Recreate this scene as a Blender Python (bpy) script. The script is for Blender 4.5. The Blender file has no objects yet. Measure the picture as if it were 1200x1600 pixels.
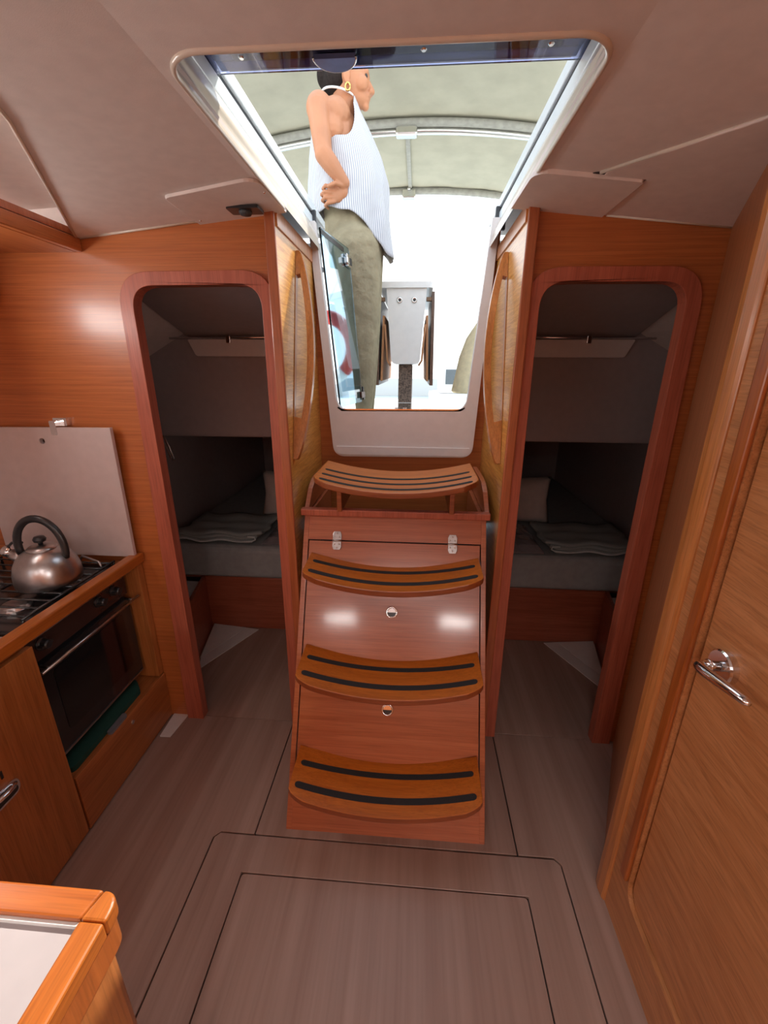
import bpy, bmesh, math, random
from math import sin, cos, pi, radians
from mathutils import Vector, Matrix
from mathutils.geometry import tessellate_polygon

random.seed(7)
S = bpy.context.scene
COL = S.collection
CX = -0.062                       # boat centreline

# ------------------------------------------------------------------ camera
cam_d = bpy.data.cameras.new('camera'); cam = bpy.data.objects.new('camera', cam_d); COL.objects.link(cam)
cam_d.sensor_fit = 'HORIZONTAL'; cam_d.sensor_width = 36.0; cam_d.lens = 36.0 * 660.0 / 1200.0
cam_d.clip_start = 0.02; cam_d.clip_end = 500
CM = ((0.99742154, 0.02771294, -0.06619863), (0.07158734, -0.31927952, 0.94495283), (0.00505155, -0.94725529, -0.32044016))
cam.matrix_world = Matrix(((CM[0][0], -CM[0][1], -CM[0][2], 0.0), (CM[1][0], -CM[1][1], -CM[1][2], 0.0),
                           (CM[2][0], -CM[2][1], -CM[2][2], 1.5), (0, 0, 0, 1)))
S.camera = cam

# ------------------------------------------------------------------ world, sun, daylight through the saloon windows
W = bpy.data.worlds.new('sky'); S.world = W; W.use_nodes = True
nt = W.node_tree; nt.nodes.clear()
tc = nt.nodes.new('ShaderNodeTexCoord'); sp = nt.nodes.new('ShaderNodeSeparateXYZ'); rp = nt.nodes.new('ShaderNodeValToRGB')
bg = nt.nodes.new('ShaderNodeBackground'); wo = nt.nodes.new('ShaderNodeOutputWorld')
nt.links.new(tc.outputs['Generated'], sp.inputs[0]); nt.links.new(sp.outputs['Z'], rp.inputs[0])
nt.links.new(rp.outputs[0], bg.inputs[0]); nt.links.new(bg.outputs[0], wo.inputs[0])
rp.color_ramp.elements[0].position = 0.0; rp.color_ramp.elements[0].color = (1.0, 0.99, 0.97, 1)
rp.color_ramp.elements[1].position = 0.55; rp.color_ramp.elements[1].color = (0.76, 0.87, 1.0, 1)
bg.inputs['Strength'].default_value = 1.8
sun_d = bpy.data.lights.new('sun', 'SUN'); sun = bpy.data.objects.new('sun', sun_d); COL.objects.link(sun)
sun_d.energy = 5.0; sun_d.angle = radians(0.6); sun_d.color = (1.0, 0.95, 0.86)
sun.rotation_euler = Vector((0.35, 0.60, 0.72)).to_track_quat('Z', 'Y').to_euler()      # high, from astern

def area(name, loc, rot, sx, sy, power, col=(1, 0.96, 0.93)):
    d = bpy.data.lights.new(name, 'AREA'); o = bpy.data.objects.new(name, d); COL.objects.link(o)
    d.shape = 'RECTANGLE'; d.size = sx; d.size_y = sy; d.energy = power; d.color = col
    o.location = loc; o.rotation_euler = rot
    return o
# daylight at the two deck hatches, the forward windows and the side windows of the saloon behind the camera
area('daylight_deck_hatch_port', (-0.24, -1.35, 2.03), (0, 0, 0), 0.30, 0.55, 5.5)
area('daylight_deck_hatch_starboard', (0.12, -1.35, 2.03), (0, 0, 0), 0.30, 0.55, 5.5)
area('daylight_forward_hatch_port', (-0.88, -2.42, 1.96), (0, 0, 0), 0.40, 0.50, 16)
area('daylight_forward_hatch_starboard', (0.60, -2.42, 1.98), (0, 0, 0), 0.40, 0.50, 20)
area('daylight_side_window_port', (-1.715, -1.1, 1.45), (0, radians(-90), 0), 0.30, 1.3, 1.5)
area('daylight_side_window_starboard', (1.545, -1.6, 1.45), (0, radians(90), 0), 0.30, 0.8, 11)
area('daylight_hull_window_galley', (-1.372, 0.86, 1.715), (0, radians(-90), 0), 0.14, 0.50, 4.2)
area('daylight_recess_window', (-1.48, 0.85, 1.884), (0, radians(-90), 0), 0.06, 0.9, 2.2)

S.view_settings.view_transform = 'Standard'; S.view_settings.look = 'None'
S.view_settings.gamma = 1.0; S.view_settings.use_curve_mapping = False
S.view_settings.exposure = 0.4

# ------------------------------------------------------------------ materials
MATS = {}
def _new(name):
    m = bpy.data.materials.new(name); m.use_nodes = True
    b = m.node_tree.nodes['Principled BSDF']; MATS[name] = m
    return m, m.node_tree, b
def plain(name, col, rough=0.5, metal=0.0, noise=0.06, nscale=30.0, coat=0.0, bump=0.0, bscale=200.0, sheen=0.0, emis=None, spec=None, bdist=0.002):
    m, t, b = _new(name)
    n = t.nodes.new('ShaderNodeTexNoise'); n.inputs['Scale'].default_value = nscale; n.inputs['Detail'].default_value = 4
    c = t.nodes.new('ShaderNodeTexCoord'); t.links.new(c.outputs['Object'], n.inputs['Vector'])
    r = t.nodes.new('ShaderNodeValToRGB')
    a = [max(0, x * (1 - noise)) for x in col]; d = [min(1, x * (1 + noise)) for x in col]
    r.color_ramp.elements[0].color = (*a, 1); r.color_ramp.elements[1].color = (*d, 1)
    r.color_ramp.elements[0].position = 0.35; r.color_ramp.elements[1].position = 0.65
    t.links.new(n.outputs['Fac'], r.inputs[0]); t.links.new(r.outputs[0], b.inputs['Base Color'])
    b.inputs['Roughness'].default_value = rough; b.inputs['Metallic'].default_value = metal
    b.inputs['Coat Weight'].default_value = coat; b.inputs['Coat Roughness'].default_value = 0.12
    if spec is not None: b.inputs['Specular IOR Level'].default_value = spec
    if sheen: b.inputs['Sheen Weight'].default_value = sheen
    if bump:
        n2 = t.nodes.new('ShaderNodeTexNoise'); n2.inputs['Scale'].default_value = bscale; n2.inputs['Detail'].default_value = 3
        t.links.new(c.outputs['Object'], n2.inputs['Vector'])
        bp = t.nodes.new('ShaderNodeBump'); bp.inputs['Strength'].default_value = bump; bp.inputs['Distance'].default_value = bdist
        t.links.new(n2.outputs['Fac'], bp.inputs['Height']); t.links.new(bp.outputs[0], b.inputs['Normal'])
    return m
def wood(name, dark, light, axis='X', rough=0.35, coat=0.25, across=38.0, along=1.6, distort=0.6, pore=0.10, wave=0.0, coat_rough=0.18):
    m, t, b = _new(name); L = t.links.new
    c = t.nodes.new('ShaderNodeTexCoord')
    mp = t.nodes.new('ShaderNodeMapping'); mp2 = t.nodes.new('ShaderNodeMapping')
    k = 'XYZ'.index(axis)
    s1 = [across] * 3; s1[k] = along; s2 = [across * 7] * 3; s2[k] = along * 6
    mp.inputs['Scale'].default_value = s1; mp2.inputs['Scale'].default_value = s2
    if wave:
        wv = t.nodes.new('ShaderNodeTexNoise'); wv.inputs['Scale'].default_value = 5.0; wv.inputs['Detail'].default_value = 2
        L(c.outputs['Object'], wv.inputs['Vector'])
        mx_ = t.nodes.new('ShaderNodeVectorMath'); mx_.operation = 'MULTIPLY_ADD'
        mx_.inputs[1].default_value = (wave,) * 3
        L(wv.outputs['Color'], mx_.inputs[0]); L(c.outputs['Object'], mx_.inputs[2])
        L(mx_.outputs[0], mp.inputs[0]); L(mx_.outputs[0], mp2.inputs[0])
    else:
        L(c.outputs['Object'], mp.inputs[0]); L(c.outputs['Object'], mp2.inputs[0])
    n = t.nodes.new('ShaderNodeTexNoise'); n.inputs['Scale'].default_value = 1.0; n.inputs['Detail'].default_value = 6
    n.inputs['Roughness'].default_value = 0.6; n.inputs['Distortion'].default_value = distort
    L(mp.outputs[0], n.inputs['Vector'])
    n2 = t.nodes.new('ShaderNodeTexNoise'); n2.inputs['Scale'].default_value = 1.0; n2.inputs['Detail'].default_value = 3
    L(mp2.outputs[0], n2.inputs['Vector'])
    r = t.nodes.new('ShaderNodeValToRGB')
    r.color_ramp.elements[0].color = (*dark, 1); r.color_ramp.elements[1].color = (*light, 1)
    r.color_ramp.elements[0].position = 0.34; r.color_ramp.elements[1].position = 0.66
    L(n.outputs['Fac'], r.inputs[0])
    r2 = t.nodes.new('ShaderNodeValToRGB')
    r2.color_ramp.elements[0].color = (1 - pore * 2, 1 - pore * 2, 1 - pore * 2, 1); r2.color_ramp.elements[1].color = (1, 1, 1, 1)
    r2.color_ramp.elements[0].position = 0.36; r2.color_ramp.elements[1].position = 0.52
    L(n2.outputs['Fac'], r2.inputs[0])
    mm = t.nodes.new('ShaderNodeMix'); mm.data_type = 'RGBA'; mm.blend_type = 'MULTIPLY'; mm.inputs[0].default_value = 1.0
    L(r.outputs[0], mm.inputs[6]); L(r2.outputs[0], mm.inputs[7]); L(mm.outputs[2], b.inputs['Base Color'])
    b.inputs['Roughness'].default_value = rough; b.inputs['Coat Weight'].default_value = coat; b.inputs['Coat Roughness'].default_value = coat_rough
    bp = t.nodes.new('ShaderNodeBump'); bp.inputs['Strength'].default_value = 0.08; bp.inputs['Distance'].default_value = 0.001
    L(n2.outputs['Fac'], bp.inputs['Height']); L(bp.outputs[0], b.inputs['Normal'])
    return m

wood('bulkhead_teak', (0.43, 0.122, 0.030), (0.55, 0.172, 0.046), 'X', 0.34, 0.30, across=85, along=1.2, distort=0.3)
wood('mahogany_frame', (0.40, 0.098, 0.052), (0.50, 0.135, 0.075), 'Z', 0.45, 0.1, across=40)
wood('mahogany_edge', (0.36, 0.09, 0.03), (0.50, 0.15, 0.055), 'Z', 0.35, 0.3, across=40)
wood('ladder_face', (0.40, 0.105, 0.04), (0.50, 0.15, 0.065), 'X', 0.28, 0.65, across=70, along=1.5, coat_rough=0.10)
wood('tread_teak', (0.47, 0.120, 0.010), (0.60, 0.172, 0.018), 'X', 0.42, 0.10, across=60)
wood('tread_edge', (0.26, 0.06, 0.015), (0.36, 0.10, 0.03), 'X', 0.4, 0.2, across=60)
wood('figured_panel', (0.54, 0.21, 0.030), (0.86, 0.45, 0.11), 'Y', 0.3, 0.4, across=120, along=7, distort=0.8, wave=0.012)
wood('handrail_teak', (0.44, 0.15, 0.035), (0.62, 0.25, 0.07), 'Z', 0.3, 0.5, across=45)
wood('galley_teak', (0.36, 0.115, 0.026), (0.50, 0.18, 0.05), 'Z', 0.4, 0.15, across=40)
wood('galley_drawer', (0.34, 0.10, 0.026), (0.46, 0.155, 0.045), 'Y', 0.4, 0.15, across=40)
wood('rail_teak', (0.38, 0.095, 0.011), (0.50, 0.145, 0.022), 'Y', 0.32, 0.35, across=50)
wood('counter_teak', (0.36, 0.085, 0.012), (0.50, 0.135, 0.022), 'X', 0.3, 0.45, across=50)
wood('door_oak', (0.46, 0.180, 0.060), (0.60, 0.265, 0.105), 'Y', 0.42, 0.12, across=48, along=3.0, distort=1.0, wave=0.02)
wood('post_teak', (0.48, 0.165, 0.040), (0.64, 0.255, 0.08), 'Z', 0.3, 0.4, across=40)
wood('batten_teak', (0.34, 0.085, 0.015), (0.46, 0.13, 0.025), 'Z', 0.3, 0.4, across=40)
wood('aisle_oak', (0.36, 0.13, 0.05), (0.45, 0.17, 0.07), 'Z', 0.45, 0.1, across=40)
wood('locker_teak', (0.42, 0.12, 0.035), (0.56, 0.19, 0.06), 'Y', 0.36, 0.25, across=34)
wood('bed_mahogany', (0.32, 0.08, 0.04), (0.42, 0.115, 0.06), 'X', 0.4, 0.15)
wood('floor_laminate', (0.305, 0.190, 0.150), (0.405, 0.275, 0.225), 'Y', 0.42, 0.0, across=15, along=0.5, distort=0.25, pore=0.035)
wood('cockpit_teak', (0.40, 0.17, 0.07), (0.55, 0.27, 0.13), 'Z', 0.55, 0.0)
wood('dark_leaf', (0.10, 0.055, 0.04), (0.16, 0.09, 0.06), 'Y', 0.4, 0.3)
plain('floor_gap', (0.03, 0.02, 0.018), 0.8)
plain('headliner', (0.79, 0.71, 0.67), 0.75, noise=0.03, bump=0.12, bscale=700)
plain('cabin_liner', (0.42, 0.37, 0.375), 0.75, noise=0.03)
plain('cream_gelcoat', (0.70, 0.62, 0.52), 0.28, coat=0.4, noise=0.02)
plain('white_gelcoat', (0.82, 0.81, 0.79), 0.3, coat=0.3, noise=0.02)
plain('white_frame', (0.78, 0.74, 0.73), 0.32, coat=0.3, noise=0.02)
plain('deck_white', (0.85, 0.85, 0.83), 0.5, noise=0.03)
plain('track_aluminium', (0.80, 0.88, 0.92), 0.35, 0.25, noise=0.03)
plain('rubber_seal', (0.05, 0.055, 0.06), 0.6)
plain('anodised_bar', (0.22, 0.24, 0.46), 0.3, 0.5, noise=0.08)
plain('black_band', (0.012, 0.012, 0.02), 0.25)
plain('grip_black', (0.022, 0.023, 0.026), 0.9, noise=0.4, nscale=700, bump=0.5, bscale=900)
plain('chrome', (0.80, 0.80, 0.81), 0.12, 1.0, noise=0.01)
plain('brushed_steel', (0.50, 0.48, 0.48), 0.30, 1.0, noise=0.06, nscale=60)
plain('black_plastic', (0.018, 0.018, 0.02), 0.35, coat=0.2)
plain('black_enamel', (0.015, 0.015, 0.017), 0.2, coat=0.5)
plain('oven_glass', (0.006, 0.006, 0.007), 0.08, coat=0.3)
plain('oven_panel', (0.10, 0.055, 0.045), 0.22, 0.6)
plain('lid_laminate', (0.60, 0.50, 0.485), 0.42, noise=0.03)
plain('laminate_white', (0.40, 0.355, 0.36), 0.4, noise=0.02)
plain('hull_white', (0.74, 0.72, 0.71), 0.45, noise=0.02)
plain('canvas_grey', (0.40, 0.385, 0.295), 0.9, noise=0.07, nscale=6, bump=0.3, bscale=350)
plain('canvas_seam', (0.33, 0.33, 0.29), 0.9, noise=0.1)
plain('stainless', (0.72, 0.72, 0.70), 0.22, 1.0, noise=0.02)
plain('sheet_grey', (0.33, 0.34, 0.34), 0.9, noise=0.06, bump=0.3, bscale=40)
plain('towel_grey', (0.36, 0.39, 0.38), 0.95, noise=0.1, nscale=300, bump=0.6, bscale=500)
plain('towel_hem', (0.62, 0.66, 0.65), 0.95)
plain('pillow_cream', (0.62, 0.54, 0.50), 0.9, noise=0.04)
plain('plastic_wrap', (0.20, 0.18, 0.19), 0.12, coat=0.6, bump=1.0, bscale=60)
plain('green_cloth', (0.008, 0.06, 0.045), 0.85)
plain('dark_cloth', (0.03, 0.028, 0.03), 0.8)
plain('tag_grey', (0.16, 0.16, 0.18), 0.5)
plain('skin', (0.50, 0.215, 0.105), 0.5, noise=0.06, nscale=12)
plain('hair_dark', (0.018, 0.012, 0.010), 0.7, spec=0.15, noise=0.3, nscale=90, bump=0.7, bscale=160)
plain('lips', (0.45, 0.17, 0.13), 0.5)
plain('gold', (0.75, 0.50, 0.18), 0.25, 1.0)
plain('trouser_khaki', (0.34, 0.29, 0.185), 0.9, noise=0.12, nscale=14, bump=1.0, bscale=20, bdist=0.014)
plain('leather_brown', (0.20, 0.11, 0.06), 0.6)
plain('pedestal_brown', (0.16, 0.11, 0.085), 0.7, noise=0.6, nscale=120)
plain('beige_cover', (0.84, 0.73, 0.48), 0.9, noise=0.08, bump=0.5, bscale=30)
plain('buoy_red', (0.55, 0.03, 0.03), 0.55)
plain('buoy_white', (0.85, 0.83, 0.80), 0.55)
plain('quay_stone', (0.62, 0.61, 0.58), 0.9)
plain('sea_water', (0.30, 0.40, 0.45), 0.15)
plain('far_window', (0.10, 0.12, 0.13), 0.2)

def acrylic(name, col, rough=0.02):
    m, t, b = _new(name)
    b.inputs['Base Color'].default_value = (*col, 1); b.inputs['Roughness'].default_value = rough
    b.inputs['Transmission Weight'].default_value = 1.0; b.inputs['IOR'].default_value = 1.49
    # fine scratches in the gloss
    n = t.nodes.new('ShaderNodeTexNoise'); n.inputs['Scale'].default_value = 80
    mr = t.nodes.new('ShaderNodeMapRange'); mr.inputs['To Min'].default_value = rough; mr.inputs['To Max'].default_value = rough + 0.02
    t.links.new(n.outputs['Fac'], mr.inputs[0]); t.links.new(mr.outputs[0], b.inputs['Roughness'])
    return m
acrylic('smoked_acrylic', (0.36, 0.56, 0.70))
acrylic('hatch_acrylic', (0.30, 0.32, 0.50))

def striped_cloth():
    m, t, b = _new('striped_cloth'); L = t.links.new
    uv = t.nodes.new('ShaderNodeUVMap'); sx = t.nodes.new('ShaderNodeSeparateXYZ'); L(uv.outputs[0], sx.inputs[0])
    mu = t.nodes.new('ShaderNodeMath'); mu.operation = 'MULTIPLY'; mu.inputs[1].default_value = 120.0; L(sx.outputs[0], mu.inputs[0])
    fr = t.nodes.new('ShaderNodeMath'); fr.operation = 'FRACT'; L(mu.outputs[0], fr.inputs[0])
    r = t.nodes.new('ShaderNodeValToRGB'); r.color_ramp.elements[0].position = 0.28; r.color_ramp.elements[1].position = 0.42
    r.color_ramp.elements[0].color = (0.33, 0.36, 0.43, 1); r.color_ramp.elements[1].color = (0.66, 0.66, 0.68, 1)
    L(fr.outputs[0], r.inputs[0]); L(r.outputs[0], b.inputs['Base Color'])
    b.inputs['Roughness'].default_value = 0.9
    n = t.nodes.new('ShaderNodeTexNoise'); n.inputs['Scale'].default_value = 11; n.inputs['Detail'].default_value = 3
    c = t.nodes.new('ShaderNodeTexCoord'); L(c.outputs['Object'], n.inputs['Vector'])
    bp = t.nodes.new('ShaderNodeBump'); bp.inputs['Strength'].default_value = 0.7; bp.inputs['Distance'].default_value = 0.02
    L(n.outputs['Fac'], bp.inputs['Height']); L(bp.outputs[0], b.inputs['Normal'])
striped_cloth()

# ------------------------------------------------------------------ mesh helpers (all in world coordinates)
WL = {}
def wloc(o): return WL.get(o.name, Vector((0, 0, 0)))
def obj(name, bm, mat, parent=None, bevel=0.0, smooth=False, seg=2, origin=None):
    """bmesh in world coordinates -> ONE mesh object; origin at its base (or at the parent's)"""
    bmesh.ops.recalc_face_normals(bm, faces=bm.faces[:])
    if origin is None:
        xs = [v.co.x for v in bm.verts]; ys = [v.co.y for v in bm.verts]; zs = [v.co.z for v in bm.verts]
        origin = Vector(((min(xs) + max(xs)) / 2, (min(ys) + max(ys)) / 2, min(zs)))
    origin = Vector(origin)
    for v in bm.verts: v.co -= origin
    me = bpy.data.meshes.new(name); bm.to_mesh(me); bm.free()
    if mat: me.materials.append(MATS[mat])
    if smooth:
        for p in me.polygons: p.use_smooth = True
    o = bpy.data.objects.new(name, me); COL.objects.link(o)
    if parent is not None:
        o.parent = parent; o.location = origin - wloc(parent)
    else: o.location = origin
    WL[o.name] = origin
    if bevel:
        md = o.modifiers.new('bevel', 'BEVEL'); md.width = bevel; md.segments = seg; md.limit_method = 'ANGLE'; md.angle_limit = radians(35)
    return o
def tag(o, label, cat=None, group=None, kind=None):
    o['label'] = label
    if cat: o['category'] = cat
    if group: o['group'] = group
    if kind: o['kind'] = kind
    return o
def thing(name, loc, label, cat, group=None):
    o = bpy.data.objects.new(name, None); COL.objects.link(o); o.location = loc; o.empty_display_size = 0.05
    WL[o.name] = Vector(loc); tag(o, label, cat, group); return o
def struct(o, label):
    o['kind'] = 'structure'; o['label'] = label; return o
def dup(o, offset, parent=None):
    """copy a part (and its sub-parts) shifted by an offset"""
    c = o.copy(); COL.objects.link(c)
    if parent is not None: c.parent = parent
    c.location = o.location + Vector(offset); WL[c.name] = wloc(o) + Vector(offset)
    for ch in [x for x in o.children]:
        k = ch.copy(); COL.objects.link(k); k.parent = c; WL[k.name] = wloc(ch) + Vector(offset)
    return c

def addbox(bm, a, b):
    x0, y0, z0 = a; x1, y1, z1 = b
    v = [bm.verts.new(p) for p in ((x0,y0,z0),(x1,y0,z0),(x1,y1,z0),(x0,y1,z0),(x0,y0,z1),(x1,y0,z1),(x1,y1,z1),(x0,y1,z1))]
    for f in ((0,1,2,3),(4,5,6,7),(0,1,5,4),(1,2,6,5),(2,3,7,6),(3,0,4,7)): bm.faces.new([v[i] for i in f])
    return bm
def box(a, b): return addbox(bmesh.new(), a, b)
def addprism(bm, pts, vec):
    """polygon of 3D points extruded by a vector"""
    vec = Vector(vec); p = [Vector(q) for q in pts]
    a = [bm.verts.new(q) for q in p]; b = [bm.verts.new(q + vec) for q in p]; n = len(p)
    tri = tessellate_polygon([p])
    for t in tri:
        bm.faces.new([a[i] for i in t]); bm.faces.new([b[i] for i in reversed(t)])
    for i in range(n): bm.faces.new([a[i], a[(i + 1) % n], b[(i + 1) % n], b[i]])
    bmesh.ops.dissolve_limit(bm, angle_limit=0.002, verts=bm.verts[:], edges=bm.edges[:])
    return bm
def prism(pts, vec): return addprism(bmesh.new(), pts, vec)
def plate(outer, holes, org, u, v, thick):
    """2D outline with holes in the (u,v) plane at org, thickness along u x v"""
    org, u, v = Vector(org), Vector(u), Vector(v); n = u.cross(v).normalized() * thick
    loops = [outer] + list(holes); bm = bmesh.new()
    P = [[org + u * a + v * b for a, b in lp] for lp in loops]
    A = [[bm.verts.new(q) for q in lp] for lp in P]; B = [[bm.verts.new(q + n) for q in lp] for lp in P]
    fa = [x for lp in A for x in lp]; fb = [x for lp in B for x in lp]
    for t in tessellate_polygon([[Vector((a, b, 0)) for a, b in lp] for lp in loops]):
        try:
            bm.faces.new([fa[i] for i in t]); bm.faces.new([fb[i] for i in reversed(t)])
        except ValueError: pass
    for la, lb in zip(A, B):
        k = len(la)
        for i in range(k): bm.faces.new([la[i], la[(i + 1) % k], lb[(i + 1) % k], lb[i]])
    return bm
def rnd(pts, rad, n=6):
    """round the corners of a 2D polygon; rad is a number or a list"""
    out = []; k = len(pts)
    for i, p in enumerate(pts):
        r = rad[i] if isinstance(rad, (list, tuple)) else rad
        p = Vector(p); a = (Vector(pts[i - 1]) - p); b = (Vector(pts[(i + 1) % k]) - p)
        if r <= 0: out.append((p.x, p.y)); continue
        la, lb = a.length, b.length; a.normalize(); b.normalize()
        ang = a.angle(b); d = min(r / math.tan(ang / 2), la * 0.49, lb * 0.49)
        s, e = p + a * d, p + b * d
        for j in range(n + 1):
            t = j / n; q = s * (1 - t) ** 2 + p * 2 * t * (1 - t) + e * t * t
            # pull from the quadratic towards a circle
            out.append((q.x, q.y))
    return out
def rect(x0, y0, x1, y1): return [(x0, y0), (x1, y0), (x1, y1), (x0, y1)]
def addtube(bm, path, rad, seg=12, cap=True, flat=1.0, up=None):
    path = [Vector(p) for p in path]; n = len(path); rings = []
    if not isinstance(rad, (list, tuple)): rad = [rad] * n
    prev = None
    for i, p in enumerate(path):
        t = (path[min(i + 1, n - 1)] - path[max(i - 1, 0)]).normalized()
        if prev is None:
            ref = Vector(up) if up else (Vector((0, 0, 1)) if abs(t.z) < 0.9 else Vector((1, 0, 0)))
            a = t.cross(ref).normalized()
        else: a = (prev - t * prev.dot(t)).normalized()
        prev = a; b = t.cross(a).normalized()
        rings.append([bm.verts.new(p + (a * cos(2 * pi * k / seg) + b * flat * sin(2 * pi * k / seg)) * rad[i]) for k in range(seg)])
    for i in range(n - 1):
        for k in range(seg): bm.faces.new([rings[i][k], rings[i][(k + 1) % seg], rings[i + 1][(k + 1) % seg], rings[i + 1][k]])
    if cap: bm.faces.new(rings[0][::-1]); bm.faces.new(rings[-1])
    return bm
def tube(path, rad, seg=12, **k): return addtube(bmesh.new(), path, rad, seg, **k)
def addlathe(bm, prof, org, axis=(0, 0, 1), seg=32):
    """profile (radius, height) turned about an axis through org"""
    ax = Vector(axis).normalized(); ref = Vector((1, 0, 0)) if abs(ax.x) < 0.9 else Vector((0, 1, 0))
    a = ax.cross(ref).normalized(); b = ax.cross(a); org = Vector(org); rings = []
    for r, h in prof:
        if r < 1e-6: rings.append([bm.verts.new(org + ax * h)])
        else: rings.append([bm.verts.new(org + ax * h + (a * cos(2 * pi * k / seg) + b * sin(2 * pi * k / seg)) * r) for k in range(seg)])
    for i in range(len(rings) - 1):
        p, q = rings[i], rings[i + 1]
        for k in range(seg):
            if len(p) == 1 and len(q) == 1: continue
            if len(p) == 1: bm.faces.new([p[0], q[k], q[(k + 1) % seg]])
            elif len(q) == 1: bm.faces.new([p[k], p[(k + 1) % seg], q[0]])
            else: bm.faces.new([p[k], p[(k + 1) % seg], q[(k + 1) % seg], q[k]])
    if len(rings[0]) > 1: bm.faces.new(rings[0][::-1])
    if len(rings[-1]) > 1: bm.faces.new(rings[-1])
    return bm
def lathe(prof, org, axis=(0, 0, 1), seg=32): return addlathe(bmesh.new(), prof, org, axis, seg)
def loft(bm, loops, closed=False):
    R = [[bm.verts.new(p) for p in lp] for lp in loops]
    for i in range(len(R) - 1):
        m = len(R[i])
        for k in range(m if closed else m - 1): bm.faces.new([R[i][k], R[i][(k + 1) % m], R[i + 1][(k + 1) % m], R[i + 1][k]])
    return R
def MX(x): return 2 * CX - x       # mirror in the centreline

# ================================================================== SETTING
# ---- floor: dark base, panels with open joints as parts
FL = struct(obj('floor', box((-1.75, -3.0, -0.06), (1.6, 4.06, -0.012)), 'floor_gap'), 'pinkish oak laminate cabin sole with hatch panels')
g = 0.0022
def floor_panel(poly, rad=0.0):
    pts = rnd(poly, rad) if rad else poly
    o = obj('floor_panel', plate(pts, [], (0, 0, -0.012), (1, 0, 0), (0, 1, 0), 0.012), 'floor_laminate', FL, origin=None)
    md = o.modifiers.new('bevel', 'BEVEL'); md.width = 0.001; md.segments = 1; md.limit_method = 'ANGLE'
    return o
floor_panel(rnd(rect(-0.502 + g, -1.6, 0.379 - g, 0.860 - g), [0, 0, .012, .012]))                      # lifting hatch
floor_panel([(-0.638 + g, -1.6), (-0.502 - g, -1.6), (-0.502 - g, 0.860 + g), (0.379 + g, 0.860 + g), (0.379 + g, -1.6), (0.507 - g, -1.6),
             (0.507 - g, 0.955), (0.489, 0.973 - g), (-0.62, 0.975 - g), (-0.638 + g, 0.957)])
floor_panel(rect(-0.503 + g, 0.975 + g, 0.375 - g, 1.46))                                               # under the ladder
floor_panel([(-1.70, -1.6), (-0.638 - g, -1.6), (-0.638 - g, 0.957), (-0.62, 0.975 + g), (-0.503 - g, 0.975 + g), (-0.503 - g, 1.464), (-1.70, 1.464)])
floor_panel([(0.507 + g, -1.6), (0.61, -1.6), (0.61, 0.93), (0.645, 0.98), (0.90, 1.464), (0.375 + g, 1.464), (0.375 + g, 0.975 + g), (0.489, 0.975 + g), (0.507 + g, 0.957)])
floor_panel([(-1.25, 1.466), (-0.47, 1.466), (-0.47, 2.16), (-1.25, 2.16)])
floor_panel([(MX(-0.47), 1.466), (MX(-1.25), 1.466), (MX(-1.25), 2.16), (MX(-0.47), 2.16)])
floor_panel(rect(-1.70, -2.98, 1.58, -1.604))

# ---- aft bulkhead with two doorways, and their mahogany frames
def bulkhead(name, sgn, x_out, x_in, label):
    """outline in X,Z at Y=1.46 (front face)"""
    f = (lambda x: x) if sgn < 0 else MX
    op = [(f(-0.505), -0.01), (f(-0.492), 1.750), (f(-0.918), 1.748), (f(-0.912), -0.01)]
    if sgn < 0: outer = [(x_out, -0.01), (x_out, 2.05), (x_in, 2.05), (x_in, -0.01)]
    else: outer = [(x_in, -0.01), (x_in, 2.05), (x_out, 2.05), (x_out, -0.01)]
    hole = rnd(op, [0, .075, .075, 0], 8)
    # doorway reaches the floor: cut as a notch, so the outline runs round it
    if sgn < 0: notch = [(x_in, -0.01), (x_in, 2.05), (x_out, 2.05), (x_out, -0.01)] + [hole[-1]] + hole[-2::-1][:len(hole) - 1]
    else: notch = [(x_in, -0.01), (x_in, 2.05), (x_out, 2.05), (x_out, -0.01)] + [hole[-1]] + hole[-2::-1][:len(hole) - 1]
    w = obj(name, plate(notch, [], (0, 1.46, 0), (1, 0, 0), (0, 0, 1), -0.025), 'bulkhead_teak')
    struct(w, label)
    # frame
    fo = [(f(-0.455), 0.0), (f(-0.448), 1.790), (f(-0.960), 1.788), (f(-0.985), 0.0)]
    fi = [(f(-0.505), 0.0), (f(-0.492), 1.750), (f(-0.918), 1.748), (f(-0.912), 0.0)]
    a = rnd(fo, [0, .11, .11, 0], 8); b = rnd(fi, [0, .075, .075, 0], 8)
    ring = a + b[::-1]
    fr = obj('doorway_frame', plate(ring, [], (0, 1.490, 0), (1, 0, 0), (0, 0, 1), 0.045), 'mahogany_frame', w, bevel=0.005)
    return w
WL_ = bulkhead('wall_aft_left', -1, -1.70, -0.449, 'orange teak bulkhead beside the galley with arched doorway')
WR_ = bulkhead('wall_aft_right', 1, 1.55, MX(-0.449), 'teak bulkhead with arched doorway to the darker aft cabin')

# ---- right-hand (heads) wall: aisle panel set at an angle, corner post, strip, batten, door
n_ = Vector((1.46 - 0.965, -(0.885 - 0.640), 0)).normalized() * 0.025
wd = obj('wall_right_angled', prism([(0.640, 0.965, 0), (0.890, 1.475, 0), (0.890, 1.475, 2.0), (0.640, 0.965, 2.0)], n_), 'aisle_oak')
struct(wd, 'angled teak panel between corner post and right doorway')
wr = obj('wall_right', plate(rnd([(0.9, 0.0), (0.9, 2.0), (-0.45, 2.0), (-0.45, 0.0)], 0), [rnd(rect(-0.30, 0.150, 0.797, 1.86), .055, 8)], (0.605, 0, 0), (0, 1, 0), (0, 0, 1), 0.03), 'door_oak')
struct(wr, 'oak veneered wall of the heads compartment')
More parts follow.
